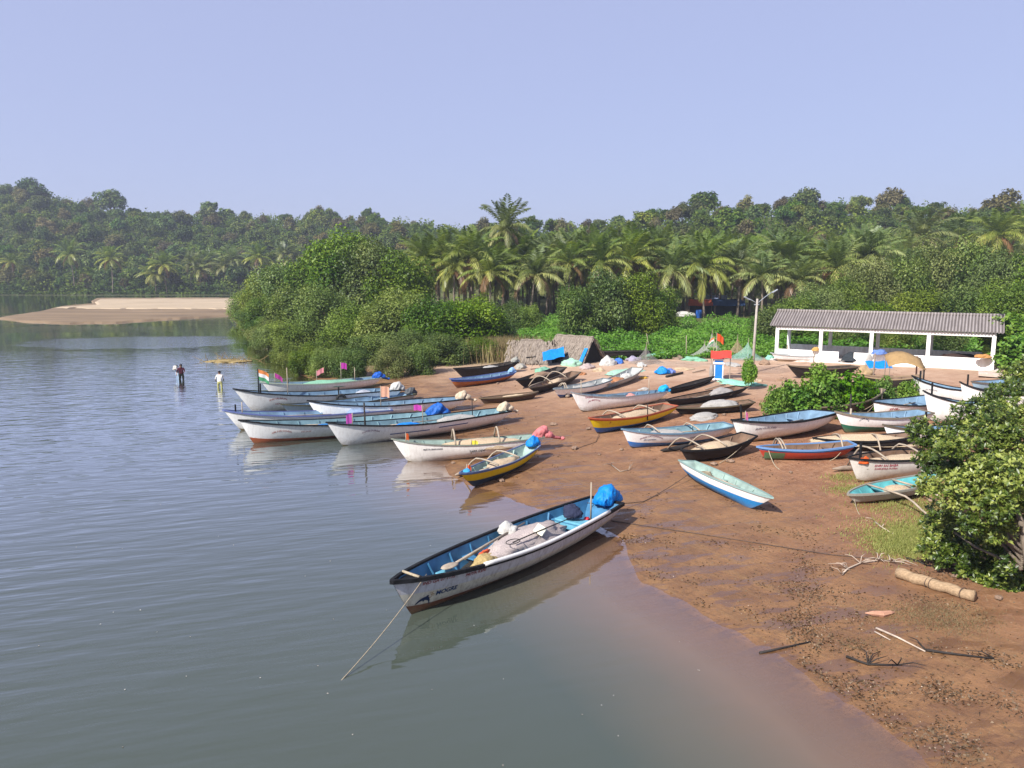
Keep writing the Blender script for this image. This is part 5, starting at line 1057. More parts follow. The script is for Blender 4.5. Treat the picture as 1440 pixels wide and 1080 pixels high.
def lowwall(x0, x1, y, h): b = MB(); b.box(((x0+x1)/2, y, h/2+.10), (x1-x0, .18, h), bev=.012); b.build('low_wall', LIME, shed)
for i in range(4):
    x0, x1 = colx[i]+.135, colx[i+1]-.135
    if i == 1: lowwall(x0, x0+1.25, .10, .80); lowwall(x1-1.05, x1, .10, .80)
    else: lowwall(x0, x1, .10, .82)
    lowwall(x0, x1, SW-.10, .85)
lowwall_end = MB(); lowwall_end.box((SL-.12, SW/2, .5), (.18, SW-.55, .82), bev=.012); lowwall_end.build('low_wall', LIME, shed)
def roof_mat():
    t = NT('asbestos_sheet'); o = t.obj(); n = t.noise(t.mapping(o, (3.0, .35, .35)), 1.6, 6, .65); n2 = t.noise(o, 8, 5)
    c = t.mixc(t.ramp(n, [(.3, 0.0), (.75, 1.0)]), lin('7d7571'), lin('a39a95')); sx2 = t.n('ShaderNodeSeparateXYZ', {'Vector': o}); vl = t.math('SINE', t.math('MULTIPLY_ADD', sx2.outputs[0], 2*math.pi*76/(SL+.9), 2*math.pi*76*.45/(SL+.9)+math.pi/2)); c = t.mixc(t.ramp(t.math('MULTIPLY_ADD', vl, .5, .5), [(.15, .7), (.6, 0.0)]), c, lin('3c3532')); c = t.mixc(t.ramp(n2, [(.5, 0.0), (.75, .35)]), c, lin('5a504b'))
    return t.done(t.pbr(c, .9, t.bump(n2, .3, .01), .15))
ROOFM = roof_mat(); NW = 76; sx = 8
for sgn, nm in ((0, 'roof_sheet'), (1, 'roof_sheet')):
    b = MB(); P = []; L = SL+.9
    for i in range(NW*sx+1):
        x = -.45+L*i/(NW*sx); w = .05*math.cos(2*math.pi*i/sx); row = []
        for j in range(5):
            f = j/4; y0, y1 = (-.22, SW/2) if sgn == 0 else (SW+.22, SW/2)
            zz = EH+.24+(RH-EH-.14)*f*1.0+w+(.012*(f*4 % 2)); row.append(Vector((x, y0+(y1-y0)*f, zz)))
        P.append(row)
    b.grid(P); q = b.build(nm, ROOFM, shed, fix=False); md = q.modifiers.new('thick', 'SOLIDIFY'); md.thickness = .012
b = MB(); b.tube([(-.47, SW/2, RH+.11), (SL+.47, SW/2, RH+.11)], .14, 8); b.build('ridge_cap', ROOFM, shed, smooth=True)
for x in (-.02, SL+.02):
    b = MB(); b.add([(x, .3, EH+.16), (x, SW-.3, EH+.16), (x, SW/2, RH-.02)], [(0, 1, 2)]); b.build('gable', simple('dark_gable', (.10, .09, .08), .9), shed)
def on_shed(x, y, z): return Vector((pl.x, pl.y, g0))+u*x+Vector((-u.y, u.x, 0))*y+Vector((0, 0, z))
heap('net_pile', 'dark net pile in the doorway of the shed', on_shed(SL*.38, .55, .30), (.75, .55, .55), net_mat('black_net', '2c3338'), 71, 'net')
heap('net_pile', 'dark brown bundles lying inside the last shed bay', on_shed(SL*.85, 2.4, .45), (1.5, 1.1, .5), net_mat('dark_brown_net', '3c2a24'), 72, 'net')
heap('tarp_bundle', 'blue plastic bundle on the shed wall beside the third column', on_shed(SL*.51, -.35, .95), (.55, .4, .30), cloth_mat('pale_blue_plastic', '6f8fd0', .3), 73, 'bundle')
heap('dry_palm_leaf', 'dry orange brown palm leaf leaning at the last shed column', on_shed(SL*.955, -.45, 1.05), (.55, .3, .24), net_mat('dry_palm', 'c08a50'), 74, 'palm leaf')
heap('straw_bundle', 'straw coloured bundle on the first shed bay wall', on_shed(SL*.205, -.12, .95), (.28, .2, .26), net_mat('straw', 'c8a058'), 75, 'bundle')
b = MB(); b.add([(0,0,0),(2.2,-.9,-.1),(2.6,.2,-.1),(.6,1.0,0),(0,0,-.2),(2.2,-.9,-.3),(2.6,.2,-.3),(.6,1.0,-.2)], [(0,1,2,3),(7,6,5,4),(0,4,5,1),(1,5,6,2),(2,6,7,3),(3,7,4,0)])
p = at(1392, 531); o = b.build('concrete_ramp', LIME); o.location = p+Vector((-.8, 0, .32)); tag(o, 'whitish concrete ramp at the end of the shed', 'ramp')

# ------------------------------------------------------------------ thatched huts
def thatch_mat():
    t = NT('palm_thatch'); o = t.obj(); n = t.noise(t.mapping(o, (9, 1.3, 1.3)), 1.8, 6, .7); n2 = t.noise(o, 1.2, 4)
    c = t.ramp(n, [(.25, lin('453d34')), (.5, lin('857a6e')), (.8, lin('b9ae9f'))]); c = t.mixc(t.math('MULTIPLY', n2, .5), c, lin('6f6258'))
    return t.done(t.pbr(c, .95, t.bump(n, .8, .06), .05))
THATCH = thatch_mat()
def hut(px, py, wid, dep, h, rz, label, blue):
    p = at(px, py); r = empty('thatched_hut', p, rz, label, 'hut', 'thatched net huts'); rr = np.random.default_rng(int(px))
    for sd, nm in ((-1, 'thatch'), (1, 'thatch')):
        b = MB(); P = []
        for i in range(61):
            x = -wid/2+wid*i/60; row = []
            for j in range(9):
                f = j/8; e = rr.uniform(-.05, .05); st = .07*((j % 2)) if 0 < j < 8 else 0
                y = sd*(dep/2*(1-f))+e*.4; z = h*f**.92+e+st+.10*math.sin(i*.35+px)*(1-f)*.4+.03
                row.append(Vector((x*(1-(.55 if not blue else .08)*f)+(.10*math.sin(j*3.1+i) if i in (0, 60) else 0), y, max(z, .0))))
            P.append(row)
        b.grid(P); q = b.build(nm, THATCH, r); md = q.modifiers.new('thick', 'SOLIDIFY'); md.thickness = .09
        n = 500; xs = rr.uniform(-wid/2, wid/2, n); fs = rr.uniform(.02, .95, n); V = []; F = []
        for k in range(n):
            y = sd*dep/2*(1-fs[k]); z = h*fs[k]**.92+.10; l = rr.uniform(.3, .7); a = rr.normal()*.25; w = .03; o_ = len(V)
            dn = Vector((a, sd*dep/2/h, -1)).normalized()*l
            V += [(xs[k]-w, y, z), (xs[k]+w, y, z), (xs[k]+w+dn.x, y+dn.y, z+dn.z+.03), (xs[k]-w+dn.x, y+dn.y, z+dn.z+.03)]; F.append((o_, o_+1, o_+2, o_+3))
        b = MB(); b.add(V, F); b.build('loose_straw', THATCH, q, fix=False)
    b = MB(); rk = .93 if blue else .44; b.tube([(wid/2*rk*q/6, .05*math.sin(q*2), h+.03*math.sin(q*1.7+px)) for q in range(-6, 7)], .09, 7); b.build('ridge', THATCH, r)
    b = MB(); b.add([(wid/2-.28, -dep/2+.12, 0), (wid/2-.28, dep/2-.12, 0), (wid/2-.28, 0, h-.14)], [(0, 1, 2)]); b.build('opening_shade_sheet', simple('hut_painted_shade', (.012, .011, .010), .95), r, fix=False)  # near-black sheet paints the shade inside the open gable end
    if blue:
        b = MB(); b.grid([[Vector((wid/2-.42+.34*i/4, -dep/2*(1-.5*j/4)-.10, h*(.5*j/4)**.92+.14)) for j in range(5)] for i in range(5)]); b.build('blue_sheet', TARP, r)
    return r
hA = hut(748, 509, 3.9, 3.4, 1.85, R(-14), 'rounded grey thatched hut next to the reeds', False)
hB = hut(808, 507, 4.2, 3.1, 2.05, R(-42), 'grey thatched hut with a dark open end', True)
b = MB(); p = at(768, 513); b.grid([[Vector((1.75*i/6, -.10*math.sin(i*1.3)-1.5*(1-j/4)+.4*i/6, .32+.62*j/4+.05*math.sin(i*1.7+j)+.35*i/6)) for j in range(5)] for i in range(7)]); o = b.build('blue_tarpaulin', [TARP], smooth=True, fix=False); o.location = p+Vector((-.3, .35, .1)); tag(o, 'bright blue tarpaulin spread between the two thatched huts', 'tarpaulin')
p = at(746, 520); b = MB(); b.grid([[Vector((.9*i/5, .5*j/4, .95*(1-abs(i-2.5)/2.5)*(1-.25*j/4)+.05*math.sin(i*2+j))) for j in range(5)] for i in range(6)]); o = b.build('tarpaulin_tent', cloth_mat('silver_tarp', '8f8a86', .2), smooth=True, fix=False); o.location = p; tag(o, 'small silver grey tarpaulin tent at the tip of the long black boat', 'tent')

# ------------------------------------------------------------------ nets on the sand
for i, (px, py, r, mt, lb) in enumerate([(764,524,(1.3,.6,.35),N_GREEN,'green net heap left of the white bundle'),(803,514,(.8,.5,.55),net_mat('pale_green_net','9fc8ae'),'pale green net bale against the long black boat'),(826,518,(.7,.45,.35),net_mat('pink_grey_net','b8a49c'),'pinkish net heap beside the white bundle'),
   (700+155,513,(.85,.55,.6),WHITE_C,'big white plastic bundle in front of the long black boat'),(870,511,(.45,.35,.4),cloth_mat('blue_bundle','3f73c8',.1),'blue bundle beside the big white one'),(880,524,(1.7,.7,.22),net_mat('mint_net','9cc4ac'),'flat mint green net spread on the sand'),
   (916,504,(1.0,.6,.4),net_mat('sea_green_net','86bfa0'),'sea green net pile behind the net tent'),(936,503,(.8,.5,.4),N_GREEN,'green net pile right of the net tent'),(952,504,(1.0,.5,.3),net_mat('grey_brown_net','8d7866'),'brown net pile behind the sand'),
   (1040,540,(1.5,.7,.22),net_mat('aqua_net','8cc6ae'),'mint green net heap beside the blue pedestal'),(905,532,(.35,.25,.12),net_mat('yellow_net','d8a838'),'small yellow net at the stern of the grey boat'),(991,588,(.9,.45,.22),N_WHITE,'white net heap on the reddish sand'),
   (732,518,(.55,.4,.35),net_mat('grey_white_net','a8a498'),'grey net lump on the sand by the black canoe'),(1215,527,(.7,.45,.6),net_mat('straw_net','b89c74'),'straw coloured net hung before the shed'),(868,497,(.9,.4,.22),net_mat('dark_grey_net','6a625c'),'dark net strip behind the long black boat')]):
    p = at(px, py); heap('net_heap', lb, p, r, mt, 80+i, 'net', random.uniform(0, 3), .4)
for k_, (px, py, r, mt, lb) in enumerate([(818,527,(.35,.25,.2),net_mat('rust_net','b07850'),'rust coloured net tuft above the bow of the blue bottomed boat'),(902,515,(.5,.35,.3),WHITE_C,'small white sack near the grey weathered stern'),(962,520,(.8,.45,.16),N_TAN,'flat tan net by the piece of driftwood'),
   (1030,514,(.9,.5,.22),N_WHITE,'whitish net heap between shrine and lamp post'),(1075,512,(.7,.4,.25),N_BROWN,'brown net heap under the lamp post arm'),(1082,505,(.5,.35,.3),net_mat('aqua_net','8cc6ae'),'mint net lump at the shed corner'),(842,522,(.5,.35,.22),N_TAN,'tan net lump below the pale green bale'),
   (890,507,(.6,.4,.35),net_mat('lilac_net','a49cae'),'lilac grey net lump before the net tent'),(976,507,(.9,.5,.3),N_GREEN,'green net under the low pale net tent'),(1063,536,(.5,.35,.16),N_TAN,'tan net scrap beside the lamp post creeper'),(870,541,(.4,.3,.14),N_BROWN,'brown net scrap behind the large white boat'),
   (1020,552,(.7,.4,.22),net_mat('stick_pile','8d7a66'),'stick and net jumble above the black pair'),(985,560,(.5,.3,.2),net_mat('stick_pile','8d7a66'),'grey stick jumble on the upper black boat'),(1100,535,(.6,.35,.16),N_BROWN,'brown net scrap by the raised black bow'),(905,548,(.35,.25,.14),N_WHITE,'white net scrap near the turquoise tarp')]):
    p = at(px, py); heap('net_heap', lb, p, r, mt, 110+k_, 'net', random.uniform(0, 3), .45)
for px, py, c, lb, r in [(931,526,'0f86d8','round blue tarp bundle on the pale sand',.50),(942,525,'6f86c8','smaller lilac blue bundle beside the blue one',.36)]:
    p = at(px, py); heap('tarp_bundle', lb, p+Vector((0, 0, r*.2)), (r, r*.8, r*.8), cloth_mat('tarp_'+c, c, .1, .5, .2, .7), int(px), 'bundle')
N_TENT = net_mat('sheer_grey_net', 'c8c6c0', .55); N_TENT2 = net_mat('sheer_tan_net', 'b39a7c', .5); N_TENT3 = net_mat('sheer_green_net', '9cc8b4', .5)
def net_tent(px, py, h, rx, ry, mat, label, seed):
    p = at(px, py); r = empty('net_tent', p, random.uniform(-.4, .4), label, 'net', 'nets hung on poles to dry'); b = MB(); b.tube([(0, 0, -.2), (.03, 0, h+.25)], [.03, .02], 6); b.build('pole', BAMBOO, r)
    rr = random.Random(seed); P = []
    for i in range(21):
        a = 6.28318*i/20; k = 1+.25*math.sin(a*3+seed)+.1*math.sin(a*7); P.append([Vector((math.cos(a)*rx*k*(f**1.5), math.sin(a)*ry*k*(f**1.5), max(h*(1-f)**1.0-.0, .01)-.10*math.sin(f*3.14)*h*.9)) for f in np.linspace(.02, 1, 8)])
    b = MB(); b.grid(P); b.build('net', mat, r, smooth=True, fix=False); return r
net_tent(908, 511, 1.5, 1.35, .9, net_mat('sheer_dark_net', '8a8682', .5), 'grey net tent hung from a pole beside the black boat', 1)
net_tent(1000, 500, 2.0, 1.3, .9, N_TENT, 'tall pale net tent behind the red roofed shrine', 2); net_tent(990, 502, 1.2, 1.5, .8, N_TENT, 'low pale net tent joined to the tall one', 3)
net_tent(1036, 502, 1.7, 1.3, .9, N_TENT2, 'tan net tent right of the red roofed shrine', 4); net_tent(1051, 505, 1.5, 1.5, 1.0, N_TENT3, 'green tinted net tent beside the lamp post', 5)
pole('net_pole', at(965, 503), at(965, 503)+Vector((-.05, 0, 1.9)), .035, BAMBOO, 'bare bamboo pole standing on the sand alone'); pole('net_pole', at(914, 497), at(914, 497)+Vector((-.35, 0, 1.8)), .03, BAMBOO, 'leaning bamboo pole behind the grey net tent')
for px0, py0, px1, py1, lb in [(937,531,960,526,'dark piece of driftwood on the pale sand'),(957,548,970,542,'short plank on the sand by the slim dugout'),(992,549,1020,543,'stick on the sand by the mint green net'),(974,540-15,992,522,'reddish pole lying on the pale sand'),(1009,523,1013,526,'white plastic can lid on the sand')]:
    a, c = at(px0, py0), at(px1, py1); pole('plank', a+Vector((0, 0, .08)), c+Vector((0, 0, .10)), .09 if 'dark' in lb else .05, WOOD_DARK if 'dark' in lb else WOOD, lb, 'plank')
def spread(px, py, rx, ry, mat, label, seed):
    p = at(px, py); b = MB(); P = [[Vector((math.cos(a)*rx*f*(1+.2*math.sin(a*3+seed)), math.sin(a)*ry*f*(1+.15*math.sin(a*4+seed)), .05+.03*math.sin(a*5+f*9+seed)-(.05 if f == 1 else 0))) for f in (.02, .4, .7, 1.0)] for a in np.linspace(0, 6.28318, 25)]
    b.grid(P); o = b.build('drying_net', mat, smooth=True, fix=False); o.location = p; return tag(o, label, 'net')
spread(960, 512, 2.6, 1.8, net_mat('spread_sand_net', 'cdb8a4', .6), 'thin pale net spread flat to dry on the sand', 1); spread(1085, 520, 3.0, 2.0, net_mat('spread_brown_net', 'b09684', .6), 'thin brownish net spread to dry near the shed', 2); spread(1070, 505, 2.6, 1.4, net_mat('spread_grey_net', 'b4aaa4', .6), 'thin grey net spread behind the lamp post', 3)

# shrine pedestal, lamp post, awning, wall
p = at(1010, 534); SH = empty('shrine', p, R(-14), 'blue and white shrine pedestal under a small red tent roof', 'shrine')
PB = simple('shrine_blue', lin('2274c4'), .5, .15); PW = simple('shrine_white', lin('e6e6e8'), .6, .1)
b = MB(); b.box((0, 0, .55), (.62, .62, 1.1), bev=.02); b.build('pedestal', PB, SH); 
for z, w, h in ((.06, .78, .12), (1.16, .74, .12), (1.42, .70, .10)): b = MB(); b.box((0, 0, z), (w, w, h), bev=.015); b.build('moulding', PW, SH)
b = MB(); b.box((0, 0, 1.295), (.54, .54, .15), bev=.01); b.build('neck', PB, SH)
for sx_ in (-.27, .27): b = MB(); b.box((sx_, -.315, .6), (.06, .02, .9)); b.build('white_stripe', PW, SH)
for sx_ in (-.5, .75): b = MB(); b.tube([(sx_, .1, 0), (sx_, .1, 1.96)], .03, 6); b.build('tent_pole', BAMBOO, SH)
b = MB(); b.grid([[Vector((-.55+1.35*i/5, y, 1.45+.75*z-.04*math.sin(i*1.2))) for y, z in ((-.50, .1), (-.2, .4), (.1, .72), (.5, .45), (.85, .1))] for i in range(6)]); q = b.build('tent_roof', cloth_mat('red_tent_cloth', 'd8483c', .25), SH, smooth=False); md = q.modifiers.new('t', 'SOLIDIFY'); md.thickness = .01
flag(p+Vector((-.1, .4, .0)), 3.2, ['e8602c'], 'orange saffron flag flying above the red tent roof', w=.45, fh=.5, droop=.3, rz=.1); flag(p+Vector((.15, .7, 0)), 3.0, ['3c4048'], 'dark flag behind the orange one at the shrine', w=.35, fh=.4, droop=.2)
flag(p+Vector((-.25, .5, 0)), 2.9, ['e08a4a', 'e8e6e0', '4f9a6a'], 'small faded tricolour flag at the shrine', w=.3, fh=.36, droop=.25, rz=2.9)
b = MB(); p2 = at(1000, 535); b.blob((0, 0, .5), (.16, .16, .62), .2, 1.4, 3, 3, -.5); o = b.build('grey_stone_post', simple('cement', lin('8f8880'), .9, .2)); o.location = p2; tag(o, 'grey cement post standing beside the blue pedestal', 'post')
CONC = simple('weathered_concrete', lin('a39a90'), .9, .2, 3, .4, .02)
p = at(1058, 524); LP = empty('lamp_post', p, R(8), 'tall grey concrete lamp post with two arms', 'lamp post'); lh = top_z(420, p.y)-p.z
b = MB(); b.tube([(0, 0, -.3), (.06, 0, lh*.5), (.13, 0, lh)], [.115, .095, .075], 8); b.build('post', CONC, LP, smooth=True)
STEEL = simple('galvanised_steel', lin('8c9296'), .5, .2)
for sx_, l, hh in ((1, 1.15, .85), (-1, .65, .35)):
    b = MB(); b.tube([(.13, 0, lh-.35), (.13+sx_*l*.5, 0, lh-.35+hh*.55), (.13+sx_*l, 0, lh-.35+hh)], .03, 6); am = b.build('arm', STEEL, LP, smooth=True)
    b = MB(); b.box((.13+sx_*(l+.15), 0, lh-.32+hh), (.48, .15, .10), Matrix.Rotation(-sx_*.5, 3, 'Y'), bev=.03); b.build('lamp_head', STEEL, am)
b = MB(); b.box((.10, 0, lh-.42), (.34, .10, .08)); b.build('bracket', STEEL, LP)
p = at(1052, 548); place_tree('climbing_plant', LUSH, 0, p.x, p.y, p.z+2.0, .5, 'leafy creeper bush growing up round the lamp post foot', None, 'plant', bottom=p.z-.1, base_r=1.5)
STW = simple('rubble_stone', lin('8f7868'), .95, .3, 3, .7, .04)
b = MB(); rr = random.Random(5); a, c = at(1108, 588), at(1236, 572)
for k in range(26):
    for lv in range(2):
        f = (k+.5*lv)/26; q = a.lerp(c, f); b.box((q.x-a.x, q.y-a.y+.35, .2+lv*.36+rr.uniform(-.03, .03)+(c.z-a.z)*f), (rr.uniform(.34, .5), .45, .36), Matrix.Rotation(rr.uniform(-.2, .2), 3, 'Z'), bev=.07)
o = b.build('rubble_wall', STW); o.location = a; tag(o, 'low rubble stone wall overgrown by shrubs', 'wall')
p = at(1268, 540); AW = empty('awning', p, R(-12), 'tan tarpaulin awning on sticks over a dark boat', 'awning')
b = MB(); P = [[Vector((-1.0+2.2*i/6, -.6+1.3*j/4, 1.0+.42*math.sin(math.pi*min(1, (i+.8)/6.5))+.16*j)) for j in range(5)] for i in range(7)]; b.grid(P); q = b.build('canvas', cloth_mat('tan_canvas', 'a8895c', .15), AW, smooth=True, fix=False); md = q.modifiers.new('t', 'SOLIDIFY'); md.thickness = .012
for x, y, z in ((-.9, -.5, 1.15), (1.0, -.5, 1.02), (-.9, .6, 1.70), (1.0, .6, 1.55)): b = MB(); b.tube([(x, y, 0), (x, y, z)], .03, 6); b.build('stick', WOOD, AW)
b = MB(); p = at(1238, 533); b.grid([[Vector((-.8+1.6*i/5, .7*j/3, .72+.04*math.sin(i*1.9)+.14*j)) for j in range(4)] for i in range(6)]); o = b.build('blue_sheet', TARP, smooth=True, fix=False); o.location = p; tag(o, 'blue plastic sheet hung beside the tan awning', 'sheet')
for px, py, h, m, lb in [(1227,540,2.0,WOOD,'tall wooden stake rising before the third shed column'),(1288,537,1.7,simple('red_brown_post',(.25,.08,.06),.8,.2),'reddish post at the end of the tan awning'),(1298,542,1.2,WOOD_DARK,'dark short post by the twin boats'),(1106,505,1.2,BAMBOO,'thin stake by the small boat at the shed'),(1143,523,1.4,WOOD,'pointed wooden stake rising from the shrubs'),(1239,576,1.15,WOOD,'weathered stake behind the red marked bow'),(1195,590,1.3,WOOD_DARK,'dark stake by the rubble wall end'),(1194,607,1.1,BAMBOO,'thin cane leaning over the rubble wall')]:
    p = at(px, py); pole('wooden_stake', p, p+Vector((random.uniform(-.06, .06), 0, h)), .055, m, lb, 'post')
heap('grey_board', 'pale pointed slab leaning against the shed wall', at(1221, 522)+Vector((0, 0, .5)), (.30, .10, .75), simple('grey_slab', lin('a8a49c'), .8, .2), 91, 'slab', .1, .1, fold=.02)

# shelters in the grove
def shelter(px, py, y, w, d, h, mat, label):
    x = wx(px, y); g = gz1(x, y); r = empty('tarpaulin_shelter', (x, y, g), R(-6), label, 'shelter', 'shelters among the palms'); b = MB()
    b.grid([[Vector((-w/2+w*i/5, yy*d, zz*h+.05*math.sin(i*2))) for yy, zz in ((-.5, .62), (-.25, .82), (0, 1), (.25, .82), (.5, .62))] for i in range(6)]); q = b.build('roof', mat, r, fix=False); md = q.modifiers.new('t', 'SOLIDIFY'); md.thickness = .015
    for sx_ in (-.46, .46):
        for sy in (-.46, .46): b = MB(); b.tube([(sx_*w, sy*d, 0), (sx_*w, sy*d, h*.66)], .05, 6); b.build('post', WOOD, r)
    b = MB(); b.box((0, d*.40, h*.31), (w*.9, .04, h*.58)); b.build('back_sheet', simple('dark_sheet', (.04, .045, .05), .8), r); return r
shelter(985, 440, 126, 4.5, 3.0, 2.6, cloth_mat('orange_red_tarp', 'b85a44', .2), 'orange red tarpaulin shelter in the palm grove'); shelter(1002, 440, 130, 4.2, 3.0, 3.2, cloth_mat('white_blue_tarp', '9aa6c8', .2), 'whitish blue tarpaulin shelter in the palm grove'); shelter(1022, 440, 124, 5.0, 3.4, 2.7, cloth_mat('navy_tarp', '34507c', .15), 'dark blue tarpaulin shelter beside a pale palm trunk')
def drum(px, y, label, c):
    x = wx(px, y); g = gz1(x, y); b = MB(); b.tube([(0, 0, 0), (0, 0, .02), (0, 0, .6), (0, 0, .63), (0, 0, 1.2), (0, 0, 1.25)], [.42, .45, .45, .48, .45, .42], 14); o = b.build('drum', simple('plastic_'+c, lin(c), .4, .1), smooth=True); o.location = (x, y, g); tag(o, label, 'drum', 'drums and bundles in the grove')
drum(982, 118, 'blue plastic drum among the palm trunks', '2a5fae'); heap('white_bundle', 'white sack pile among the palm trunks', Vector((wx(963, 118), 118, gz1(wx(963, 118), 118)+.4)), (1.4, .8, .7), WHITE_C, 95, 'sack')

# ------------------------------------------------------------------ people fishing in the shallows
SKIN = simple('skin', (.20, .11, .07), .6, .1, 8, .1); HAIR = simple('black_hair', (.012, .010, .010), .6, .2)
def person(px, py, face, shirt, trousers, label, armL, armR, lean=.12, h=1.68, depth=.5, hair=HAIR):
    x, y = on_z(px, py); r = empty('person', (x, y, -depth), face, label, 'person', 'people fishing in the shallow river'); k = h/1.70
    J = {'pel': (0, 0, .93, .135), 'wai': (0, lean*.25, 1.08, .125), 'che': (0, lean*.7, 1.30, .155), 'nec': (0, lean, 1.47, .058), 'hea': (0, lean+.02, 1.60, .098), 'top': (0, lean+.02, 1.685, .06),
         'hl': (-.10, 0, .88, .10), 'hr': (.10, 0, .88, .10), 'kl': (-.12, .06, .49, .07), 'kr': (.12, -.03, .49, .07), 'al': (-.12, -.02, .08, .05), 'ar': (.13, -.10, .08, .05), 'fl': (-.12, .14, .03, .04), 'fr': (.14, .05, .03, .04),
         'sl': (-.19, lean*.8, 1.40, .065), 'sr': (.19, lean*.8, 1.40, .065), 'el': (*armL[0], .043), 'er': (*armR[0], .043), 'wl': (*armL[1], .030), 'wr': (*armR[1], .030), 'nl': (*armL[2], .030), 'nr': (*armR[2], .030)}
    E = [('pel','wai'),('wai','che'),('che','nec'),('nec','hea'),('hea','top'),('pel','hl'),('pel','hr'),('hl','kl'),('hr','kr'),('kl','al'),('kr','ar'),('al','fl'),('ar','fr'),('che','sl'),('che','sr'),('sl','el'),('sr','er'),('el','wl'),('er','wr'),('wl','nl'),('wr','nr')]
    for sd, n in (('l', -1), ('r', 1)):                   # thumb and four curled fingers
        bx = Vector(J['n'+sd][:3]); dv = (bx-Vector(J['w'+sd][:3])).normalized(); sv = dv.cross(Vector((0, 0, 1))); sv = sv.normalized() if sv.length > .05 else Vector((1, 0, 0))
        for i, (o, l) in enumerate(((-.030, .05), (-.010, .065), (.010, .062), (.028, .048), (.045, .045))):
            q = bx+sv*o+dv*(l if i < 4 else .005)+Vector((0, 0, -.012)); J[f'f{sd}{i}'] = (*q, .009); E.append(('n'+sd, f'f{sd}{i}'))
    names = list(J); me = bpy.data.meshes.new('body'); me.from_pydata([Vector(J[n][:3])*k for n in names], [(names.index(a), names.index(b)) for a, b in E], [])
    o = bpy.data.objects.new('tmp', me); COL.objects.link(o); md = o.modifiers.new('skin', 'SKIN'); md.use_smooth_shade = True; o.modifiers.new('sub', 'SUBSURF').levels = 2
    if not me.skin_vertices: 
        bm = bmesh.new(); bm.from_mesh(me); bm.verts.layers.skin.verify(); bm.to_mesh(me); bm.free()
    for i, n in enumerate(names):
        sv = me.skin_vertices[0].data[i]; sv.radius = (J[n][3]*k*(1.25 if n in ('che', 'pel', 'wai') else 1), J[n][3]*k); sv.use_root = (n == 'pel')
    dg = bpy.context.evaluated_depsgraph_get(); m2 = bpy.data.meshes.new_from_object(o.evaluated_get(dg)); bpy.data.objects.remove(o)
    for m in (SKIN, cloth_mat('shirt_'+shirt, shirt, .05), cloth_mat('trousers_'+trousers, trousers, .05)): m2.materials.append(m)
    for pl_ in m2.polygons:
        c = pl_.center/k; arm = abs(c.x) > .21
        pl_.material_index = 2 if c.z < .98 and not arm else (1 if c.z < 1.465 and (not arm or (c-Vector(J['sl' if c.x < 0 else 'sr'][:3])).length < .30) else 0); pl_.use_smooth = True
    bd = link('body', m2, r)
    b = MB(); b.blob((0, (lean+.005)*k, 1.655*k), (.102*k, .112*k, .085*k), .08, 2, 3, 3, -.045*k); b.build('hair', hair, r, smooth=True)
    b = MB(); yv = lean*k+.115*k
    b.blob((0, yv, 1.60*k), (.014, .022, .02), 0, 1, 1, 2); b.box((0, yv-.012, 1.555*k), (.045, .012, .010))
    for s_ in (-1, 1): b.blob((s_*.035, yv-.016, 1.622*k), (.012, .010, .008), 0, 1, 1, 2); b.blob((s_*.102*k, lean*k+.02, 1.605*k), (.014, .024, .03), 0, 1, 1, 2)
    b.build('face', SKIN, r, smooth=True)
    return r
person(255.5, 533.8, R(200), '4a1c2c', '23261f', 'person in a maroon shirt and dark trousers standing in the river', ((-.26,.16,1.16),(-.20,.36,1.10),(-.19,.42,1.10)), ((.30,.02,1.14),(.32,.14,.95),(.32,.18,.91)), .10)
person(250.5, 533.2, R(150), 'c4d2e4', '9fb4cc', 'person in a pale blue shirt holding up a net beside the maroon shirt', ((-.28,.18,1.30),(-.24,.42,1.42),(-.23,.48,1.44)), ((.28,.18,1.28),(.22,.42,1.36),(.21,.48,1.38)), .08, 1.62, .55)
person(309.5, 545.2, R(20), 'd8d4cc', 'b4b070', 'person in a white shirt and yellowish trousers bending in the river', ((-.29,.14,1.12),(-.26,.30,.98),(-.25,.35,.95)), ((.29,.12,1.12),(.24,.32,1.00),(.23,.37,.98)), .20, 1.66)
x, y = on_z(247.5, 533); heap('cast_net', 'white cast net bunched in the hands of the pale shirted person', Vector((x+.12, y-.30, .78)), (.20, .13, .30), WHITE_C, 97, 'net', 0, .3)
p = Vector((*on_z(322, 508), 0)); b = MB(); rr = random.Random(4)
for k in range(60): a = Vector((rr.gauss(0, 1.3), rr.gauss(0, .7), 0)); b.tube([a, a+Vector((rr.gauss(0, .5), rr.gauss(0, .3), rr.uniform(.1, .8)))], [.025, .01], 4)
b.blob((0, 0, 0), (2.2, 1.0, .14), .3, 2, 4, 3); o = b.build('stranded_brushwood', simple('dry_brush', lin('8f7c50'), .9, .3)); o.location = p; tag(o, 'straw coloured brushwood stranded in the shallows before the mangroves', 'brushwood')

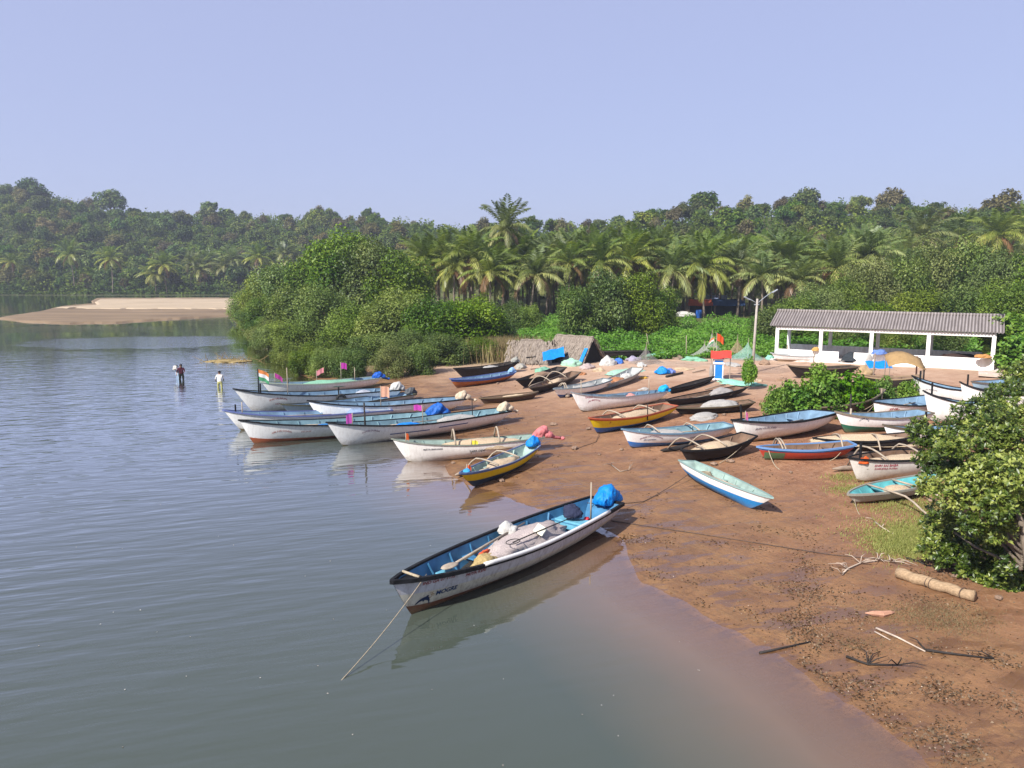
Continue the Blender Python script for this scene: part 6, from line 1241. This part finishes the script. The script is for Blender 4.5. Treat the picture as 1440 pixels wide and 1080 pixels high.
# ------------------------------------------------------------------ the big mangrove beside the bridge
L_NEAR = leaf_mat('big_mangrove_leaf', (.028, .050, .012), (.090, .125, .032), (.30, .33, .11), .25, .38, 0, 0, .45)
def near_tree():
    rng = np.random.default_rng(900); base = at(1452, 868); V = []; F = []; T = []; off = 0
    root = empty('large_mangrove', base, 0, 'large glossy leaved mangrove tree beside the log in the mud', 'tree')
    def W(px, py, y): x = wx(px, y); return Vector((x, y, top_z(py, y)))-base
    cl = []                                        # clumps: centre pixel, distance, radius
    for px, py, y, r in [(1340,612,21,.52),(1368,588,21.5,.46),(1322,642,20,.40),(1395,575,21.5,.55),(1432,568,21,.72),(1345,650,19.5,.62),(1380,640,19.5,.75),(1425,630,19.5,.85),(1362,690,18.0,.52),(1345,735,19.5,.50),(1402,690,18.0,.72),(1440,690,18.0,.85),
            (1338,768,19.3,.42),(1368,772,19.3,.50),(1408,772,19.2,.62),(1448,770,19,.7),(1352,782,19.0,.28),(1392,800,18.7,.34),(1425,818,18.3,.36),(1458,826,18.1,.45),(1430,745,17.4,.36),(1448,670,17.2,.55),(1452,790,17.6,.34),(1300,600,20.6,.30),(1310,615,20,.32),(1352,625,18.6,.4),(1410,600,19.5,.6),(1470,600,20,1.0),(1480,680,19,1.1),(1480,770,18.6,1.0),
            (1432,532,22.5,.42),(1455,518,23,.5),(1408,556,22.5,.32),(1388,738,17.4,.30),(1425,712,17,.40),(1320,680,19.2,.28),(1398,665,17.8,.42)]:
        cl.append((W(px, py, y), r))
    for c, r in cl:
        n = int(520*r*r)+30
        d = rng.normal(size=(n, 3)); d /= np.linalg.norm(d, axis=1, keepdims=True); rad = r*rng.uniform(.30, 1.25, n)**.6*.9
        P = np.array(c)+d*rad[:, None]
        P[:, 2] = np.maximum(P[:, 2], .08)
        ax = d*.55+np.array([-.25, -.2, .75])+rng.normal(size=(n, 3))*.4; ax /= np.linalg.norm(ax, axis=1, keepdims=True)
        k = 8
        Pk = np.repeat(P, k, 0); A = np.repeat(ax, k, 0); m = n*k
        R1 = rng.normal(size=(m, 3)); S = np.cross(A, R1); S /= np.linalg.norm(S, axis=1, keepdims=True)
        D = S*rng.uniform(.65, 1.0, (m, 1))+A*rng.uniform(.15, .75, (m, 1)); D /= np.linalg.norm(D, axis=1, keepdims=True)
        B = np.cross(D, A); B /= np.linalg.norm(B, axis=1, keepdims=True)+1e-9; N = np.cross(B, D)
        L = rng.uniform(.065, .14, (m, 1)); w = L*.25; st = Pk+D*.02-A*rng.uniform(0, .06, (m, 1))
        v0 = st; v1 = st+D*L*.45+B*w+N*L*.06; v2 = st+D*L-N*L*.08; v3 = st+D*L*.45-B*w+N*L*.06; vm = st+D*L*.5-N*L*.02
        VV = np.stack([v0, v1, v2, v3, vm], 1).reshape(-1, 3); o = np.arange(m)[:, None]*5+off
        F.append(np.concatenate([o+np.array([[0, 4, 2, 1]]), o+np.array([[0, 3, 2, 4]])])); V.append(VV); off += m*5
        tc = rng.uniform(.15, .8)+rng.normal(size=n)*.24; T.append(np.repeat(np.clip(np.repeat(tc, k)+rng.normal(size=m)*.13, 0, 1), 5))
    link('crown', np_mesh('crown', np.concatenate(V), np.concatenate(F), [L_NEAR], {'tint': np.concatenate(T)}), root)
    b = MB(); t0 = Vector((.3, .3, -.2)); b.tube([t0, t0+Vector((.0, .3, .9)), t0+Vector((-.1, .6, 2.0)), t0+Vector((-.3, 1.0, 3.0))], [.13, .11, .08, .04], 8); tk = b.build('trunk', BARK, root, smooth=True)
    for i, (c, r) in enumerate(cl[:12]):
        s = t0+Vector((-.1, .5, 1.0+.05*i)); s.z = min(s.z, max(c.z*.7, .3)); b = MB(); md = s.lerp(c, .55)+Vector((0, 0, -.12)); b.tube([s, md, c], [.045, .028, .010], 6); b.build('branch', BARK, tk, smooth=True)
near_tree()

# ------------------------------------------------------------------ camera, sun, sky, air
cam = bpy.data.cameras.new('camera'); co = link('camera', cam); cam.sensor_fit = 'HORIZONTAL'; cam.sensor_width = 36; cam.lens = 36*FPX/1440
co.location = (0, 0, CAMH); co.rotation_euler = (math.pi/2-TH, 0, 0); cam.clip_start = .1; cam.clip_end = 9000; SC.camera = co
SUN_EL = R(41); SAZ = math.atan2(-.67, -.74)             # azimuth of the sun from +Y towards +X
sv = Vector((math.sin(SAZ)*math.cos(SUN_EL), math.cos(SAZ)*math.cos(SUN_EL), math.sin(SUN_EL)))
sl = bpy.data.lights.new('sun', 'SUN'); sl.energy = 5.0; sl.angle = R(.55); sl.color = (1.0, .965, .92); so_ = link('sun', sl); so_.rotation_euler = (-sv).to_track_quat('-Z', 'Y').to_euler(); so_.location = (-40, -30, 60)
wd = bpy.data.worlds.new('World'); SC.world = wd; wd.use_nodes = True; nt = wd.node_tree; bg = nt.nodes['Background']
sk = nt.nodes.new('ShaderNodeTexSky'); sk.sky_type = 'NISHITA'; sk.sun_disc = False; sk.sun_elevation = SUN_EL; sk.sun_rotation = SAZ; sk.air_density = 1.0; sk.dust_density = 1.5; sk.ozone_density = 3.5; sk.altitude = 0
mx = nt.nodes.new('ShaderNodeMix'); mx.data_type = 'RGBA'; mx.inputs[0].default_value = .80; mx.inputs[7].default_value = (2.34, 2.52, 3.92, 1)   # thin even high haze whitening the clear sky
nt.links.new(sk.outputs[0], mx.inputs[6]); nt.links.new(mx.outputs[2], bg.inputs[0]); bg.inputs[1].default_value = .121
t = NT('river_haze'); v = t.n('ShaderNodeVolumePrincipled', {'Color': (.80, .87, 1.0), 'Density': .00038, 'Anisotropy': .25}); t.t.links.new(v.outputs[0], t.out.inputs['Volume'])
b = MB(); b.box((0, 1600, 37), (7200, 4100, 84)); hz_ = b.build('haze', t.mat); tag(hz_, 'thin bluish haze over the river and hills', kind='stuff')
SC.view_settings.view_transform = 'Standard'; SC.view_settings.look = 'None'; SC.view_settings.gamma = 1; SC.view_settings.use_curve_mapping = False; SC.view_settings.exposure = 0.74
cy = SC.cycles; cy.max_bounces = 6; cy.diffuse_bounces = 3; cy.glossy_bounces = 3; cy.transmission_bounces = 3; cy.transparent_max_bounces = 16; cy.volume_bounces = 0; cy.use_denoising = True; cy.caustics_reflective = False; cy.caustics_refractive = False
